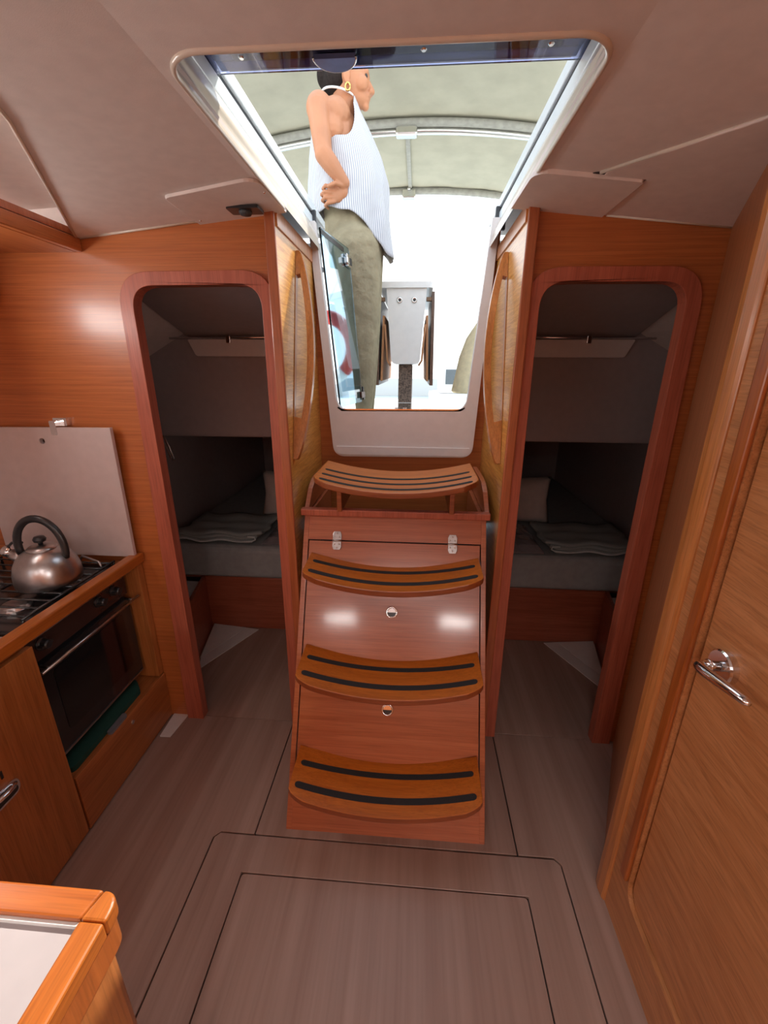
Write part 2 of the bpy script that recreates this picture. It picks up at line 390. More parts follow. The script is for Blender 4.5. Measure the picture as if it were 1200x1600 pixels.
# corner post: rounded section swept up
sec = [(0.602, 0.868), (0.597, 0.876), (0.596, 0.900), (0.599, 0.918), (0.608, 0.934), (0.622, 0.955), (0.640, 0.975), (0.655, 0.965), (0.655, 0.868)]
obj('corner_post', prism([(x, y, 0.0) for x, y in sec], (0, 0, 2.0)), 'post_teak', wr, smooth=False, bevel=0.003)
dr = obj('door_1', plate(rnd(rect(-0.294, 0.156, 0.791, 1.854), .052, 8), [], (0.6155, 0, 0), (0, 1, 0), (0, 0, 1), 0.028), 'door_oak', bevel=0.003)
struct(dr, 'light oak door with chrome lever handle')
obj('edge_batten', plate(rnd([(0.800, 0.20), (0.828, 0.20), (0.832, 1.95), (0.800, 1.95)], 0), [], (0.606, 0, 0), (0, 1, 0), (0, 0, 1), -0.012), 'batten_teak', wr, bevel=0.005, seg=3)
rose = obj('handle_rose', lathe([(0.0, 0.0), (0.033, 0.0), (0.033, 0.012), (0.030, 0.015), (0.0, 0.015)], (0.6155, 0.724, 0.958), (-1, 0, 0), 40), 'chrome', dr, smooth=False)
lev = obj('lever_handle', tube([(0.598, 0.724, 0.958), (0.580, 0.723, 0.960), (0.566, 0.720, 0.962), (0.558, 0.713, 0.964), (0.555, 0.702, 0.966), (0.5545, 0.684, 0.969), (0.5555, 0.660, 0.973), (0.558, 0.632, 0.977), (0.561, 0.606, 0.980), (0.562, 0.598, 0.981)],
     [0.0100, 0.0100, 0.0104, 0.0108, 0.0106, 0.0102, 0.0096, 0.0088, 0.0078, 0.004], 16), 'chrome', dr, smooth=True)
obj('handle_ring', lathe([(0.0108, 0.0), (0.0124, 0.001), (0.0124, 0.004), (0.0108, 0.005)], (0.584, 0.7235, 0.9595), (-1, 0, 0), 24), 'chrome', lev, smooth=True)

# ---- companionway recess: side panels with solid edges, back panel
def recess_side(name, sgn, label):
    f = (lambda x: x) if sgn < 0 else MX
    # outline leans a little: X at z=0 and z=1.95
    p = [(f(-0.457), 1.445, 0.0), (f(-0.432), 1.445, 0.0), (f(-0.432), 1.445, 1.956), (f(-0.457), 1.445, 1.956)]
    o = obj(name, prism(p, (0, 0.52, 0)), 'figured_panel')
    struct(o, label)
    e = [(f(-0.463), 1.433, 0.0), (f(-0.4315), 1.433, 0.0), (f(-0.4315), 1.433, 1.952), (f(-0.463), 1.433, 1.952)]
    obj('edge_strip', prism(e, (0, 0.014, 0)), 'mahogany_edge', o, bevel=0.004)
    t = [(f(-0.4345), 1.45, 1.905), (f(-0.4265), 1.45, 1.905), (f(-0.4265), 1.45, 1.952), (f(-0.4345), 1.45, 1.952)]
    obj('top_strip', prism(t, (0, 0.47, 0)), 'post_teak', o, bevel=0.002)
    return o
SL = recess_side('wall_companionway_left', -1, 'figured teak side panel of the companionway by the galley doorway')
SR = recess_side('wall_companionway_right', 1, 'figured teak side panel of the companionway by the darker doorway')
bk = obj('wall_companionway_back', plate([(-0.440, 0.80), (0.316, 0.80), (0.316, 2.04), (0.290, 2.04), (0.245, 1.30), (-0.368, 1.30), (-0.426, 2.04), (-0.440, 2.04)], [], (0, 1.945, 0), (1, 0, 0), (0, 0, 1), -0.02), 'bulkhead_teak')
struct(bk, 'teak panel behind the top companionway step')

# white moulded companionway frame
def fpts(out):
    if out: return [(-0.366, 1.118), (0.262, 1.122), (0.305, 2.050), (-0.441, 2.050)]
    return [(-0.345, 1.327), (0.222, 1.331), (0.276, 2.05), (-0.412, 2.05)]
a = rnd(fpts(1), [.055, .055, 0, 0], 8); b = rnd(fpts(0), [.06, .06, 0, 0], 8)
# open-topped U
k0 = a; U = [(-0.441, 2.05)] + a[:-2] + [(0.305, 2.05), (0.276, 2.05)] + b[:-2][::-1] + [(-0.412, 2.05)]
tf = obj('trim_1', plate(U, [], (0, 1.943, 0), (1, 0, 0), (0, 0, 1), 0.034), 'white_frame', bevel=0.009, seg=3)
struct(tf, 'white moulded companionway frame with rounded lower corners')
obj('lower_lip', plate(rnd(rect(-0.352, 1.128, 0.248, 1.165), [.03, .03, 0, 0]), [], (0, 1.912, 0), (1, 0, 0), (0, 0, 1), 0.008), 'white_frame', tf, bevel=0.004, seg=3)
obj('bead', plate([(-0.339, 1.3405)] + [(-0.325, 1.332), (0.20, 1.336), (0.217, 1.345), (0.217, 1.338), (0.20, 1.326), (-0.325, 1.322), (-0.345, 1.336)], [], (0, 1.912, 0), (1, 0, 0), (0, 0, 1), 0.003), 'chrome', tf)
for x in (-0.083, -0.045): obj('keeper', box((x - 0.008, 1.935, 1.331), (x + 0.008, 1.947, 1.338)), 'chrome', tf, bevel=0.001)
# sill running out to the cockpit
obj('sill', box((-0.42, 1.967, 1.20), (0.30, 2.02, 1.322)), 'deck_white', tf, bevel=0.004)

# ---- ceiling: flat middle, sloping sides, hatch opening with moulded coaming
ZC = 1.949
def zc(x): return ZC if abs(x - CX) < 0.36 else 1.985 - 0.1 * abs(x - CX)
mid = [(-0.422, -3.0), (0.298, -3.0), (0.298, 1.47), (CX + 0.338, 1.47)] + [(x, y) for x, y in rnd([(CX + 0.338, 1.40), (CX + 0.338, 0.797), (CX - 0.338, 0.797), (CX - 0.338, 1.40)], [0, .05, .05, 0])] + [(CX - 0.338, 1.47), (-0.422, 1.47)]
ce = obj('ceiling', plate(mid, [rect(-0.39, -1.63, -0.09, -1.07), rect(-0.03, -1.63, 0.27, -1.07)], (0, 0, ZC), (1, 0, 0), (0, 1, 0), 0.02), 'headliner')
struct(ce, 'pinkish grey headliner around the companionway hatch')
sl = -0.1
def ceil_side(poly, holes, sgn, name='ceiling_panel'):
    """plan outline (X,Y) on the sloping side"""
    u = Vector((1, 0, 0.1 if sgn < 0 else -0.1)); x0 = CX + sgn * 0.36
    org = Vector((x0, 0, ZC)); q = lambda lp: [((x - x0), y) for x, y in lp]
    return obj(name, plate(q(poly), [q(h) for h in holes], org, u, (0, 1, 0), 0.02), 'headliner', ce)
recess = rnd([(-1.50, 1.40), (-1.075, 1.46), (-0.735, 0.885), (-0.70, 0.80), (-0.735, 0.60), (-0.95, 0.25), (-1.50, 0.25)], [0, 0, .12, .10, .12, .1, 0], 5)
hatch_l = rect(-0.64, -1.05, -0.43, -0.45)
ceil_side([(-0.422, -3.0), (-0.422, 1.47), (-1.75, 1.47), (-1.75, -3.0)], [recess, rect(-1.08, -2.67, -0.68, -2.17)], -1)
ceil_side([(0.298, -3.0), (0.298, 1.47), (1.6, 1.47), (1.6, -3.0)], [rect(0.40, -2.67, 0.80, -2.17)], 1)
# recess of the side window in the headliner
bm = bmesh.new()
def zs(x): return 1.985 - 0.1 * abs(x - CX)
lo = [(x, y, zs(x)) for x, y in recess]; hi = [(CX + (x - CX) * 1.02, y, zs(x) + 0.085) for x, y in recess]
R = loft(bm, [lo, hi], closed=True)
for t in tessellate_polygon([[Vector(p) for p in hi]]): bm.faces.new([R[1][i] for i in t])
obj('window_recess', bm, 'headliner', ce)
bm = bmesh.new(); addtube(bm, [(x, y, zs(x) - 0.001) for x, y in recess[1:14]], 0.004, 8); obj('recess_bead', bm, 'cream_gelcoat', ce, smooth=True)
# moulded coaming (open U)
def upath(hw, yf, r, z, ye=1.955, n=8):
    p = [(CX - hw, ye, z), (CX - hw, yf + r, z)]
    for j in range(1, n): t = j / n * pi / 2; p.append((CX - hw + r - r * cos(t), yf + r - r * sin(t), z))
    p += [(CX - hw + r, yf, z), (CX + hw - r, yf, z)]
    for j in range(1, n): t = j / n * pi / 2; p.append((CX + hw - r + r * sin(t), yf + r - r * cos(t), z))
    p += [(CX + hw, yf + r, z), (CX + hw, ye, z)]
    return p
bm = bmesh.new()
loft(bm, [upath(.344, .790, .066, 1.9495, 1.44), upath(.3435, .7905, .066, 1.946, 1.44), upath(.341, .793, .064, 1.9435, 1.44), upath(.338, .796, .062, 1.9435, 1.44), upath(.3355, .799, .060, 1.946, 1.44), upath(.336, .80, .058, 1.952, 1.44)])
loft(bm, [upath(.336, .80, .058, 1.952, 1.93), upath(.341, .798, .056, 1.972, 1.93), upath(.345, .797, .053, 1.986, 1.93), upath(.343, .798, .053, 1.989, 1.93), upath(.348, .798, .05, 2.005, 1.93), upath(.365, .79, .05, 2.040, 1.93), upath(.372, .785, .05, 2.046, 1.93)])
co = obj('trim_2', bm, 'cream_gelcoat', smooth=True); struct(co, 'cream moulded coaming round the companionway hatch')

# small ceiling panels by the bulkhead
def ceil_plate(poly, sgn, drop, mat='headliner', name='access_panel', rad=0.0, par=ce):
    u = Vector((1, 0, 0.1 if sgn < 0 else -0.1)); x0 = CX + sgn * 0.36; pts = rnd(poly, rad) if rad else poly
    return obj(name, plate([((x - x0), y) for x, y in pts], [], (x0, 0, ZC - drop), u, (0, 1, 0), drop - 0.0005), mat, par, bevel=0.003)
pl = ceil_plate([(-0.405, 1.222), (-0.400, 1.462), (-0.672, 1.462), (-0.665, 1.253)], -1, 0.009, rad=[.045, 0, 0, .02])
pr_ = ceil_plate([(0.266, 1.222), (0.52, 1.222), (0.52, 1.462), (0.262, 1.462)], 1, 0.011, rad=[.045, .01, 0, 0])
ceil_plate([(0.425, 1.20), (0.425, 1.222), (0.524, 1.222), (0.524, 1.462), (0.895, 1.462), (0.64, 0.95), (0.60, 0.93), (0.59, 0.96)], 1, 0.006, rad=0)
bm = tube([(0.415, 1.215, zc(0.415) - 0.002), (0.60, 0.955, zc(0.60) - 0.002), (0.78, 0.70, zc(0.78) - 0.002)], 0.004, 8); obj('ceiling_bead', bm, 'cream_gelcoat', ce, smooth=True)
bm = tube([(-1.06, 1.455, zs(-1.06) - 0.001), (-0.674, 1.455, zs(-0.674) - 0.001)], 0.004, 8); obj('ceiling_bead', bm, 'cream_gelcoat', ce, smooth=True)
bm = tube([(0.53, 1.455, zs(0.53) - 0.006), (0.885, 1.455, zs(0.885) - 0.006)], 0.004, 8); obj('ceiling_bead', bm, 'cream_gelcoat', ce, smooth=True)
bm = tube([(0.885, 1.452, zs(0.885) - 0.006), (0.645, 0.96, zs(0.645) - 0.006)], 0.004, 8); obj('ceiling_bead', bm, 'cream_gelcoat', ce, smooth=True)
ceil_plate([(0.398, 1.221), (0.440, 1.196), (0.452, 1.204), (0.440, 1.221)], 1, 0.004, mat='floor_gap', name='panel_gap')
# screws and the little courtesy light / vent in the left panel
for x, y in ((-0.412, 1.30), (-0.655, 1.43)): obj('screw', lathe([(0, 0), (0.004, 0), (0.003, -0.002), (0, -0.002)], (x, y, zc(x) - 0.009)), 'chrome', pl)
vz = zc(-0.49) - 0.010
vt = obj('vent', plate(rnd(rect(-0.545, 1.357, -0.452, 1.413), .006), [], (0, 0, vz), (1, 0, 0), (0, 1, 0), -0.008), 'black_plastic', pl, bevel=0.002)
obj('vent_eyeball', lathe([(0.018, 0.0), (0.019, -0.004), (0.015, -0.010), (0.0, -0.012)], (-0.498, 1.385, vz - 0.007)), 'rubber_seal', vt, smooth=True)

# ---- saloon shell behind the camera
def wallbox(name, a, b, mat, label): return struct(obj(name, box(a, b), mat), label)
wl = obj('wall_left', plate(rect(-3.0, -0.05, 1.46, 2.1), [rect(-1.8, 1.28, -0.4, 1.62)], (-1.70, 0, 0), (0, 1, 0), (0, 0, 1), -0.03), 'headliner'); struct(wl, 'pale hull lining beyond the galley')
struct(obj('wall_front', plate(rect(-1.73, -0.05, 1.6, 2.1), [], (0, -3.0, 0), (1, 0, 0), (0, 0, 1), 0.03), 'bulkhead_teak'), 'teak bulkhead at the forward end of the saloon')
w2 = obj('wall_right_saloon', plate(rect(-3.0, -0.05, -0.3, 2.1), [rect(-2.05, 1.28, -1.15, 1.62)], (1.53, 0, 0), (0, 1, 0), (0, 0, 1), 0.03), 'headliner'); struct(w2, 'pale hull lining opposite the galley')
wallbox('wall_heads_front', (0.605, -0.48, -0.05), (1.56, -0.45, 2.02), 'door_oak', 'oak veneered forward wall of the heads')
wallbox('wall_heads_side', (1.53, -0.45, -0.05), (1.56, 1.50, 2.02), 'headliner', 'pale hull side inside the heads')
# ================================================================== UPPER LOCKER on the left
t = thing('overhead_locker', (-1.22, 0.85, 1.862), 'orange teak overhead locker above the galley', 'cabinet')
obj('bottom_board', box((-1.36, 0.20, 1.846), (-1.085, 1.458, 1.858)), 'locker_teak', t, bevel=0.001)
obj('front_rail', box((-1.083, 0.20, 1.846), (-1.062, 1.458, 1.884)), 'locker_teak', t, bevel=0.003)
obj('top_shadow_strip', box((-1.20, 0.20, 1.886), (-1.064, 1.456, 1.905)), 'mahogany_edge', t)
obj('hull_lining', prism([(-1.345, 0.3, 1.85), (-1.366, 0.3, 1.80), (-1.375, 0.3, 1.72), (-1.42, 0.3, 1.62), (-1.70, 0.3, 1.30), (-1.70, 0.3, 1.85)], (0, 1.158, 0)), 'headliner', wl, bevel=0.012)

# ================================================================== COMPANIONWAY LADDER
LY = lambda z: 1.0 + 0.49 * z
LX0, LX1 = -0.402, 0.272
lad = thing('companionway_ladder', (CX, 1.25, 0.0), 'sloping teak companionway ladder box with four curved black-striped treads', 'ladder')
nrm = Vector((0, -1, 0.49)).normalized()
def slab(x0, x1, z0, z1, d0, d1):
    """slab on the sloping front, from depth d0 to d1 along the outward normal"""
    p = [(x0, LY(z0), z0), (x1, LY(z0), z0), (x1, LY(z1), z1), (x0, LY(z1), z1)]
    return prism([Vector(q) + nrm * d0 for q in p], nrm * (d1 - d0))
for x0, x1 in ((LX0, LX0 + 0.018), (LX1 - 0.018, LX1)):
    obj('side_cheek', prism([(x0, LY(0), 0), (x0, LY(0.98), 0.98), (x0, 1.90, 0.98), (x0, 1.90, 0)], (x1 - x0, 0, 0)), 'ladder_face', lad, bevel=0.002)
obj('kick_board', slab(LX0 + 0.018, LX1 - 0.018, 0.0, 0.115, -0.018, -0.001), 'ladder_face', lad)
lid = obj('front_panel', slab(LX0 + 0.022, LX1 - 0.022, 0.118, 0.893, -0.018, -0.002), 'ladder_face', lad, bevel=0.001)
obj('upper_rail', slab(LX0 + 0.018, LX1 - 0.018, 0.897, 0.978, -0.018, -0.001), 'ladder_face', lad, bevel=0.001)
obj('top_cap', box((LX0 - 0.012, 1.464, 0.980), (LX1 + 0.012, 1.495, 1.006)), 'mahogany_frame', lad, bevel=0.004)
obj('bin_floor', box((LX0 + 0.018, 1.50, 0.80), (LX1 - 0.018, 1.90, 0.81)), 'dark_cloth', lad)
# butt hinges on the lid
def hinge(x, zc_):
    c = Vector((x, LY(zc_), zc_)); vv = Vector((0, 0.49, 1)).normalized(); uu = Vector((1, 0, 0))
    def hx(h0, h1): return [(-0.014, h0), (0.014, h0), (0.017, h0 + (h1 - h0) * 0.55 if h0 >= 0 else h1), (0.011, h1), (-0.011, h1), (-0.017, h1)]
    up = [(-0.016, 0.003), (0.016, 0.003), (0.017, 0.022), (0.012, 0.034), (-0.012, 0.034), (-0.017, 0.022)]
    dn = [(a, -b) for a, b in up][::-1]
    h = obj('hinge', plate(up, [], c, uu, vv, 0.003), 'brushed_steel', lad, bevel=0.001)
    obj('leaf', plate(dn, [], c, uu, vv, 0.003), 'brushed_steel', h, bevel=0.001)
    obj('pin', tube([c + nrm * 0.003 - uu * 0.017, c + nrm * 0.003 + uu * 0.017], 0.0035, 10), 'brushed_steel', h, smooth=True)
    for a, b in ((-0.009, 0.013), (0.009, 0.013), (0.0, 0.026), (-0.009, -0.013), (0.009, -0.013), (0.0, -0.026)):
        q = c + uu * a + vv * b + nrm * 0.003
        obj('screw', lathe([(0, 0), (0.0035, 0), (0.0028, 0.001), (0, 0.001)], q, nrm, 10), 'chrome', h)
hinge(-0.275, 0.895); hinge(0.151, 0.895)
# round chrome finger latches
def latch(x, z):
    c = Vector((x, LY(z), z)) - nrm * 0.002
    l = obj('finger_latch', lathe([(0.0205, 0), (0.0215, 0.003), (0.0195, 0.006), (0.0155, 0.005), (0.0150, 0.001), (0.0, 0.001)], c, nrm, 28), 'chrome', lad, smooth=True)
    vv = Vector((0, 0.49, 1)).normalized()
    obj('latch_well', plate([(0.0148 * cos(t), 0.0148 * sin(t)) for t in [pi + pi * i / 12 for i in range(13)]], [], c + nrm * 0.0012, (1, 0, 0), vv, 0.0012), 'black_plastic', l)
    obj('latch_lip', plate([(0.0150 * cos(t), 0.0150 * sin(t)) for t in [pi * i / 12 for i in range(13)]], [], c + nrm * 0.0012, (1, 0, 0), vv, 0.004), 'chrome', l, bevel=0.001)
latch(-0.063, 0.668); latch(-0.067, 0.368)

def tread(zend, yb, yf, hw_b, hw_f, strips, sag=0.044, th=0.021, side='ladder', xoff=0.0):
    """curved step: ends at zend, middle lower by sag"""
    n = 24; cx = CX + xoff
    def zt(x, hw): u = (x - cx) / hw_b; return zend - sag * (1 - u * u)
    def hwat(s):   # s 0 back .. 1 front, corners rounded at the front
        h = hw_b + (hw_f - hw_b) * s
        if s > 0.8: h -= 0.055 * ((s - 0.8) / 0.2) ** 2.4
        return h
    rows = [0, 0.2, 0.4, 0.6, 0.75, 0.84, 0.90, 0.95, 0.98, 1.0]
    bm = bmesh.new(); top = []; bot = []
    for s in rows:
        h = hwat(s); y = yb + (yf - yb) * s
        top.append([(cx + h * (2 * k / n - 1), y - (0.012 * (1 - (2 * k / n - 1) ** 2) if s > 0.5 else 0) * (s - 0.5) * 2, zt(cx + h * (2 * k / n - 1), 0)) for k in range(n + 1)])
    for r in top: bot.append([(x, y, z - th) for x, y, z in r])
    T = [[bm.verts.new(p) for p in r] for r in top]; B = [[bm.verts.new(p) for p in r] for r in bot]
    for i in range(len(rows) - 1):
        for k in range(n):
            bm.faces.new([T[i][k], T[i][k + 1], T[i + 1][k + 1], T[i + 1][k]]); bm.faces.new([B[i][k], B[i + 1][k], B[i + 1][k + 1], B[i][k + 1]])
    per = [(0, k) for k in range(n)] + [(i, n) for i in range(len(rows) - 1)] + [(len(rows) - 1, k) for k in range(n, 0, -1)] + [(i, 0) for i in range(len(rows) - 1, 0, -1)]
    sidef = []
    for j in range(len(per)):
        p, q = per[j], per[(j + 1) % len(per)]
        sidef.append(bm.faces.new([T[p[0]][p[1]], T[q[0]][q[1]], B[q[0]][q[1]], B[p[0]][p[1]]]))
    for f in sidef: f.material_index = 1
    o = obj('tread', bm, 'tread_teak', lad, bevel=0.0035, seg=2); o.data.materials.append(MATS['tread_edge'])
    # black non-slip strips set in the top
    for s, w in strips:
        y = yb + (yf - yb) * s; h = hwat(s) - 0.028; bm = bmesh.new(); m = 24; L = []; R = []
        # rounded ends
        pts = []
        xs = [cx - h + 2 * h * k / m for k in range(m + 1)]
        out = [(x, y - 0.010 * (1 - ((x - cx) / h) ** 2) * max(0, (s - 0.4)) * 2) for x in xs]
        up = [(x, yy + w / 2) for x, yy in out]; dn = [(x, yy - w / 2) for x, yy in out]
        e1 = [(xs[-1] + w / 2 * sin(t), out[-1][1] + w / 2 * cos(t)) for t in [pi * j / 6 for j in range(1, 6)]]
        e0 = [(xs[0] - w / 2 * sin(t), out[0][1] - w / 2 * cos(t)) for t in [pi * j / 6 for j in range(1, 6)]]
        topv = [(x, yy, zt(x, 0) + 0.0012) for x, yy in up]; botv = [(x, yy, zt(x, 0) + 0.0012) for x, yy in dn]
        A = [bm.verts.new(p) for p in topv]; C = [bm.verts.new(p) for p in botv]
        for k in range(m): bm.faces.new([A[k], A[k + 1], C[k + 1], C[k]])
        E1 = [bm.verts.new((x, yy, zt(x, 0) + 0.0012)) for x, yy in e1]; bm.faces.new([A[-1]] + E1 + [C[-1]])
        E0 = [bm.verts.new((x, yy, zt(x, 0) + 0.0012)) for x, yy in e0]; bm.faces.new([C[0]] + E0 + [A[0]])
        g_ = bmesh.ops.extrude_face_region(bm, geom=bm.faces[:])
        for v in [q for q in g_['geom'] if isinstance(q, bmesh.types.BMVert)]: v.co.z -= 0.003
        obj('grip_strip', bm, 'grip_black', o)
    return o
def ribs(o, zend, yb, yf, sag=0.044, xs=(-0.21, 0.21)):
    for dx in xs:
        z = zend - sag * (1 - (dx / 0.3) ** 2) - 0.020
        obj('support_rib', prism([(CX + dx - 0.009, yb, z + 0.002), (CX + dx - 0.009, yf + 0.045, z + 0.002), (CX + dx - 0.009, yf + 0.055, z - 0.018), (CX + dx - 0.009, yb, z - 0.060)], (0.018, 0, 0)), 'tread_edge', o, bevel=0.002)
for ze, yb, yf in ((0.252, 1.118, 0.926), (0.560, 1.270, 1.076), (0.856, 1.416, 1.232)):
    o = tread(ze, yb, yf, 0.306, 0.303, ((0.33, 0.020), (0.74, 0.022))); ribs(o, ze, yb, yf)
o = tread(1.142, 1.705, 1.385, 0.292, 0.290, ((0.44, 0.020), (0.66, 0.020), (0.87, 0.020)), sag=0.040); 
for dx in (-0.205, 0.205):
    obj('support_rib', box((CX + dx - 0.009, 1.46, 1.0), (CX + dx + 0.009, 1.70, 1.094)), 'tread_edge', o, bevel=0.002)
for s in (-1, 1):
    x = CX + s * 0.340
    obj('step_cheek', prism([(x - 0.009, 1.500, 0.985), (x - 0.009, 1.53, 1.01), (x - 0.009, 1.58, 1.055), (x - 0.009, 1.64, 1.080), (x - 0.009, 1.70, 1.085), (x - 0.009, 1.90, 1.085), (x - 0.009, 1.90, 0.985)], (0.018, 0, 0)), 'ladder_face', lad, bevel=0.002)

# ================================================================== GRAB RAILS on the companionway sides
def grab(sgn, label):
    f = (lambda x: x) if sgn < 0 else MX
    # u: away from the panel, v: up the slanting attachment line
    n = 22; H0 = Vector((0, 1.495, 1.185)); H1 = Vector((0, 1.690, 1.885)); vv = H1 - H0
    def outu(t): return 0.020 + 0.050 * math.sin(pi * min(1, max(0, t))) ** 0.8
    outer = [(0.0, 0.0), (0.014, 0.0)] + [(outu(k / n), 0.012 + 0.976 * k / n) for k in range(n + 1)] + [(0.014, 1.0), (0.0, 1.0)]
    def inu(t): return max(0.004, outu(0.2 + 0.69 * t) - 0.024)
    slot = [(0.0025, 0.21), *[(inu(k / 12), 0.20 + 0.69 * k / 12) for k in range(13)], (0.0025, 0.885)]
    sg = -1 if sgn < 0 else 1
    org = Vector((f(-0.4315), H0.y, H0.z)); u = Vector((-sg, 0, 0))
    nn = Vector((0, vv.z, -vv.y)).normalized()
    bm = plate(outer, [slot], org + nn * 0.0, u, vv, 0.026)
    o = obj('grab_rail', bm, 'handrail_teak', None, bevel=0.007, seg=3)
    return tag(o, label, 'handrail', 'companionway grab rails')
grab(-1, 'bowed teak grab rail on the companionway side nearer the galley')
grab(1, 'bowed teak grab rail on the companionway side nearer the oak door')

# ================================================================== GALLEY
GX = -1.062
gc = thing('galley_cabinet', (-1.35, 1.0, 0.0), 'teak galley cabinet under the fiddle rail with chrome latch', 'cabinet')
obj('carcass', box((-1.69, 0.32, 0.0), (GX - 0.022, 0.935, 0.755)), 'galley_teak', gc)
dpan = obj('door', box((GX - 0.020, 0.345, 0.012), (GX, 0.938, 0.752)), 'galley_teak', gc, bevel=0.002)
lx = GX
bm = plate(rnd(rect(0.705, 0.395, 0.790, 0.445), .024, 8), [], (lx, 0, 0), (0, 1, 0), (0, 0, 1), 0.006)
hp = obj('push_latch', bm, 'chrome', dpan, bevel=0.002)
obj('latch_cup', plate(rnd(rect(0.713, 0.402, 0.782, 0.425), .011, 6), [], (lx + 0.006, 0, 0), (0, 1, 0), (0, 0, 1), 0.001), 'black_plastic', hp)
obj('latch_grip', tube([(lx + 0.004, 0.716, 0.428), (lx + 0.013, 0.728, 0.430), (lx + 0.015, 0.748, 0.431), (lx + 0.013, 0.768, 0.430), (lx + 0.004, 0.780, 0.428)], 0.006, 10), 'chrome', hp, smooth=True)
obj('key_slot', box((lx, 0.756, 0.468), (lx + 0.002, 0.762, 0.492)), 'black_plastic', dpan)
# drawer below the oven with ledge
dw = obj('drawer_front', box((GX - 0.020, 0.946, 0.010), (GX, 1.456, 0.236)), 'galley_drawer', gc, bevel=0.002)
obj('drawer_lock', lathe([(0, 0), (0.009, 0), (0.008, 0.004), (0, 0.004)], (GX, 1.222, 0.195), (1, 0, 0), 16), 'chrome', dw)
obj('ledge', box((-1.69, 0.946, 0.216), (GX - 0.021, 1.456, 0.234)), 'galley_drawer', gc)
obj('side_stile', box((-1.69, 1.425, 0.240), (GX - 0.004, 1.456, 0.770)), 'galley_teak', gc, bevel=0.002)
obj('back_lining', box((-1.69, 0.94, 0.24), (-1.66, 1.42, 0.74)), 'black_enamel', gc)
obj('worktop', box((-1.69, 0.32, 0.757), (GX - 0.035, 0.930, 0.785)), 'laminate_white', gc, bevel=0.002)

rl = tag(obj('fiddle_rail', box((-1.094, 0.325, 0.772), (-1.052, 1.456, 0.812)), 'rail_teak', None, bevel=0.006, seg=3), 'orange teak fiddle rail along the galley front', 'rail')

# gimballed stove with oven
SX = -1.115
st = thing('gimballed_stove', (-1.34, 1.18, 0.30), 'steel and black gimballed stove with glass oven door', 'stove')
obj('body', box((-1.60, 0.962, 0.285), (SX - 0.012, 1.405, 0.758)), 'black_enamel', st, bevel=0.004)
obj('hob_plate', box((-1.61, 0.952, 0.758), (SX + 0.012, 1.412, 0.776)), 'black_enamel', st, bevel=0.004)
obj('hob_front_rail', tube([(SX + 0.028, 0.960, 0.758), (SX + 0.028, 1.405, 0.758)], 0.008, 10), 'brushed_steel', st, smooth=True)
cp = obj('control_panel', box((SX - 0.012, 0.962, 0.655), (SX, 1.405, 0.750)), 'oven_panel', st, bevel=0.002)
for y in (1.335, 1.255, 1.010):
    kb = obj('knob', lathe([(0, 0), (0.021, 0), (0.021, 0.006), (0.015, 0.010), (0.014, 0.026), (0.011, 0.030), (0, 0.030)], (SX, y, 0.705), (1, 0, 0), 20), 'black_plastic', st, smooth=False, bevel=0.001)
    obj('knob_grip', box((SX + 0.006, y - 0.020, 0.701), (SX + 0.026, y + 0.020, 0.709)), 'black_plastic', kb, bevel=0.002)
od = obj('oven_door', box((SX - 0.012, 0.965, 0.300), (SX + 0.004, 1.402, 0.640)), 'black_enamel', st, bevel=0.004)
obj('oven_window', plate(rnd(rect(1.02, 0.36, 1.35, 0.60), .02), [], (SX + 0.004, 0, 0), (0, 1, 0), (0, 0, 1), 0.002), 'oven_glass', od)
obj('door_handle', tube([(SX + 0.004, 0.985, 0.640), (SX + 0.030, 0.985, 0.640), (SX + 0.036, 0.975, 0.640)], 0.005, 8), 'brushed_steel', od, smooth=True)
obj('door_handle', tube([(SX + 0.004, 1.385, 0.640), (SX + 0.030, 1.385, 0.640), (SX + 0.036, 1.395, 0.640)], 0.005, 8), 'brushed_steel', od, smooth=True)
obj('handle_bar', tube([(SX + 0.036, 0.955, 0.640), (SX + 0.036, 1.415, 0.640)], 0.0055, 10), 'brushed_steel', od, smooth=True)
obj('door_trim', box((SX + 0.004, 0.970, 0.300), (SX + 0.008, 1.398, 0.306)), 'brushed_steel', od)
# hob: burners and pan grids
for bx_, by_, r in ((-1.24, 1.30, .036), (-1.24, 1.08, .045), (-1.45, 1.19, .045)):
    b_ = obj('burner', lathe([(0, 0), (r, 0), (r, 0.010), (r * 0.8, 0.016), (r * 0.75, 0.020), (0, 0.022)], (bx_, by_, 0.776), (0, 0, 1), 24), 'brushed_steel', st, bevel=0.001)
def bar(a, b, r=0.0035, nm='pan_grid', m='black_enamel'): return obj(nm, tube([a, b], r, 8), m, st, smooth=True)
for y in (1.00, 1.045, 1.09, 1.135, 1.18, 1.225, 1.27, 1.315, 1.36): bar((-1.58, y, 0.806), (-1.125, y, 0.806))
for x in (-1.58, -1.35, -1.125): bar((x, 0.985, 0.803), (x, 1.385, 0.803), 0.0045)
for x in (-1.58, -1.125):
    for y in (0.99, 1.38): bar((x, y, 0.776), (x, y, 0.803), 0.0045, 'grid_foot')
# fiddle clamps of the hob
obj('pot_clamp', tube([(-1.128, 1.325, 0.80), (-1.14, 1.33, 0.825), (-1.24, 1.375, 0.825), (-1.26, 1.38, 0.80)], 0.004, 8), 'brushed_steel', st, smooth=True)
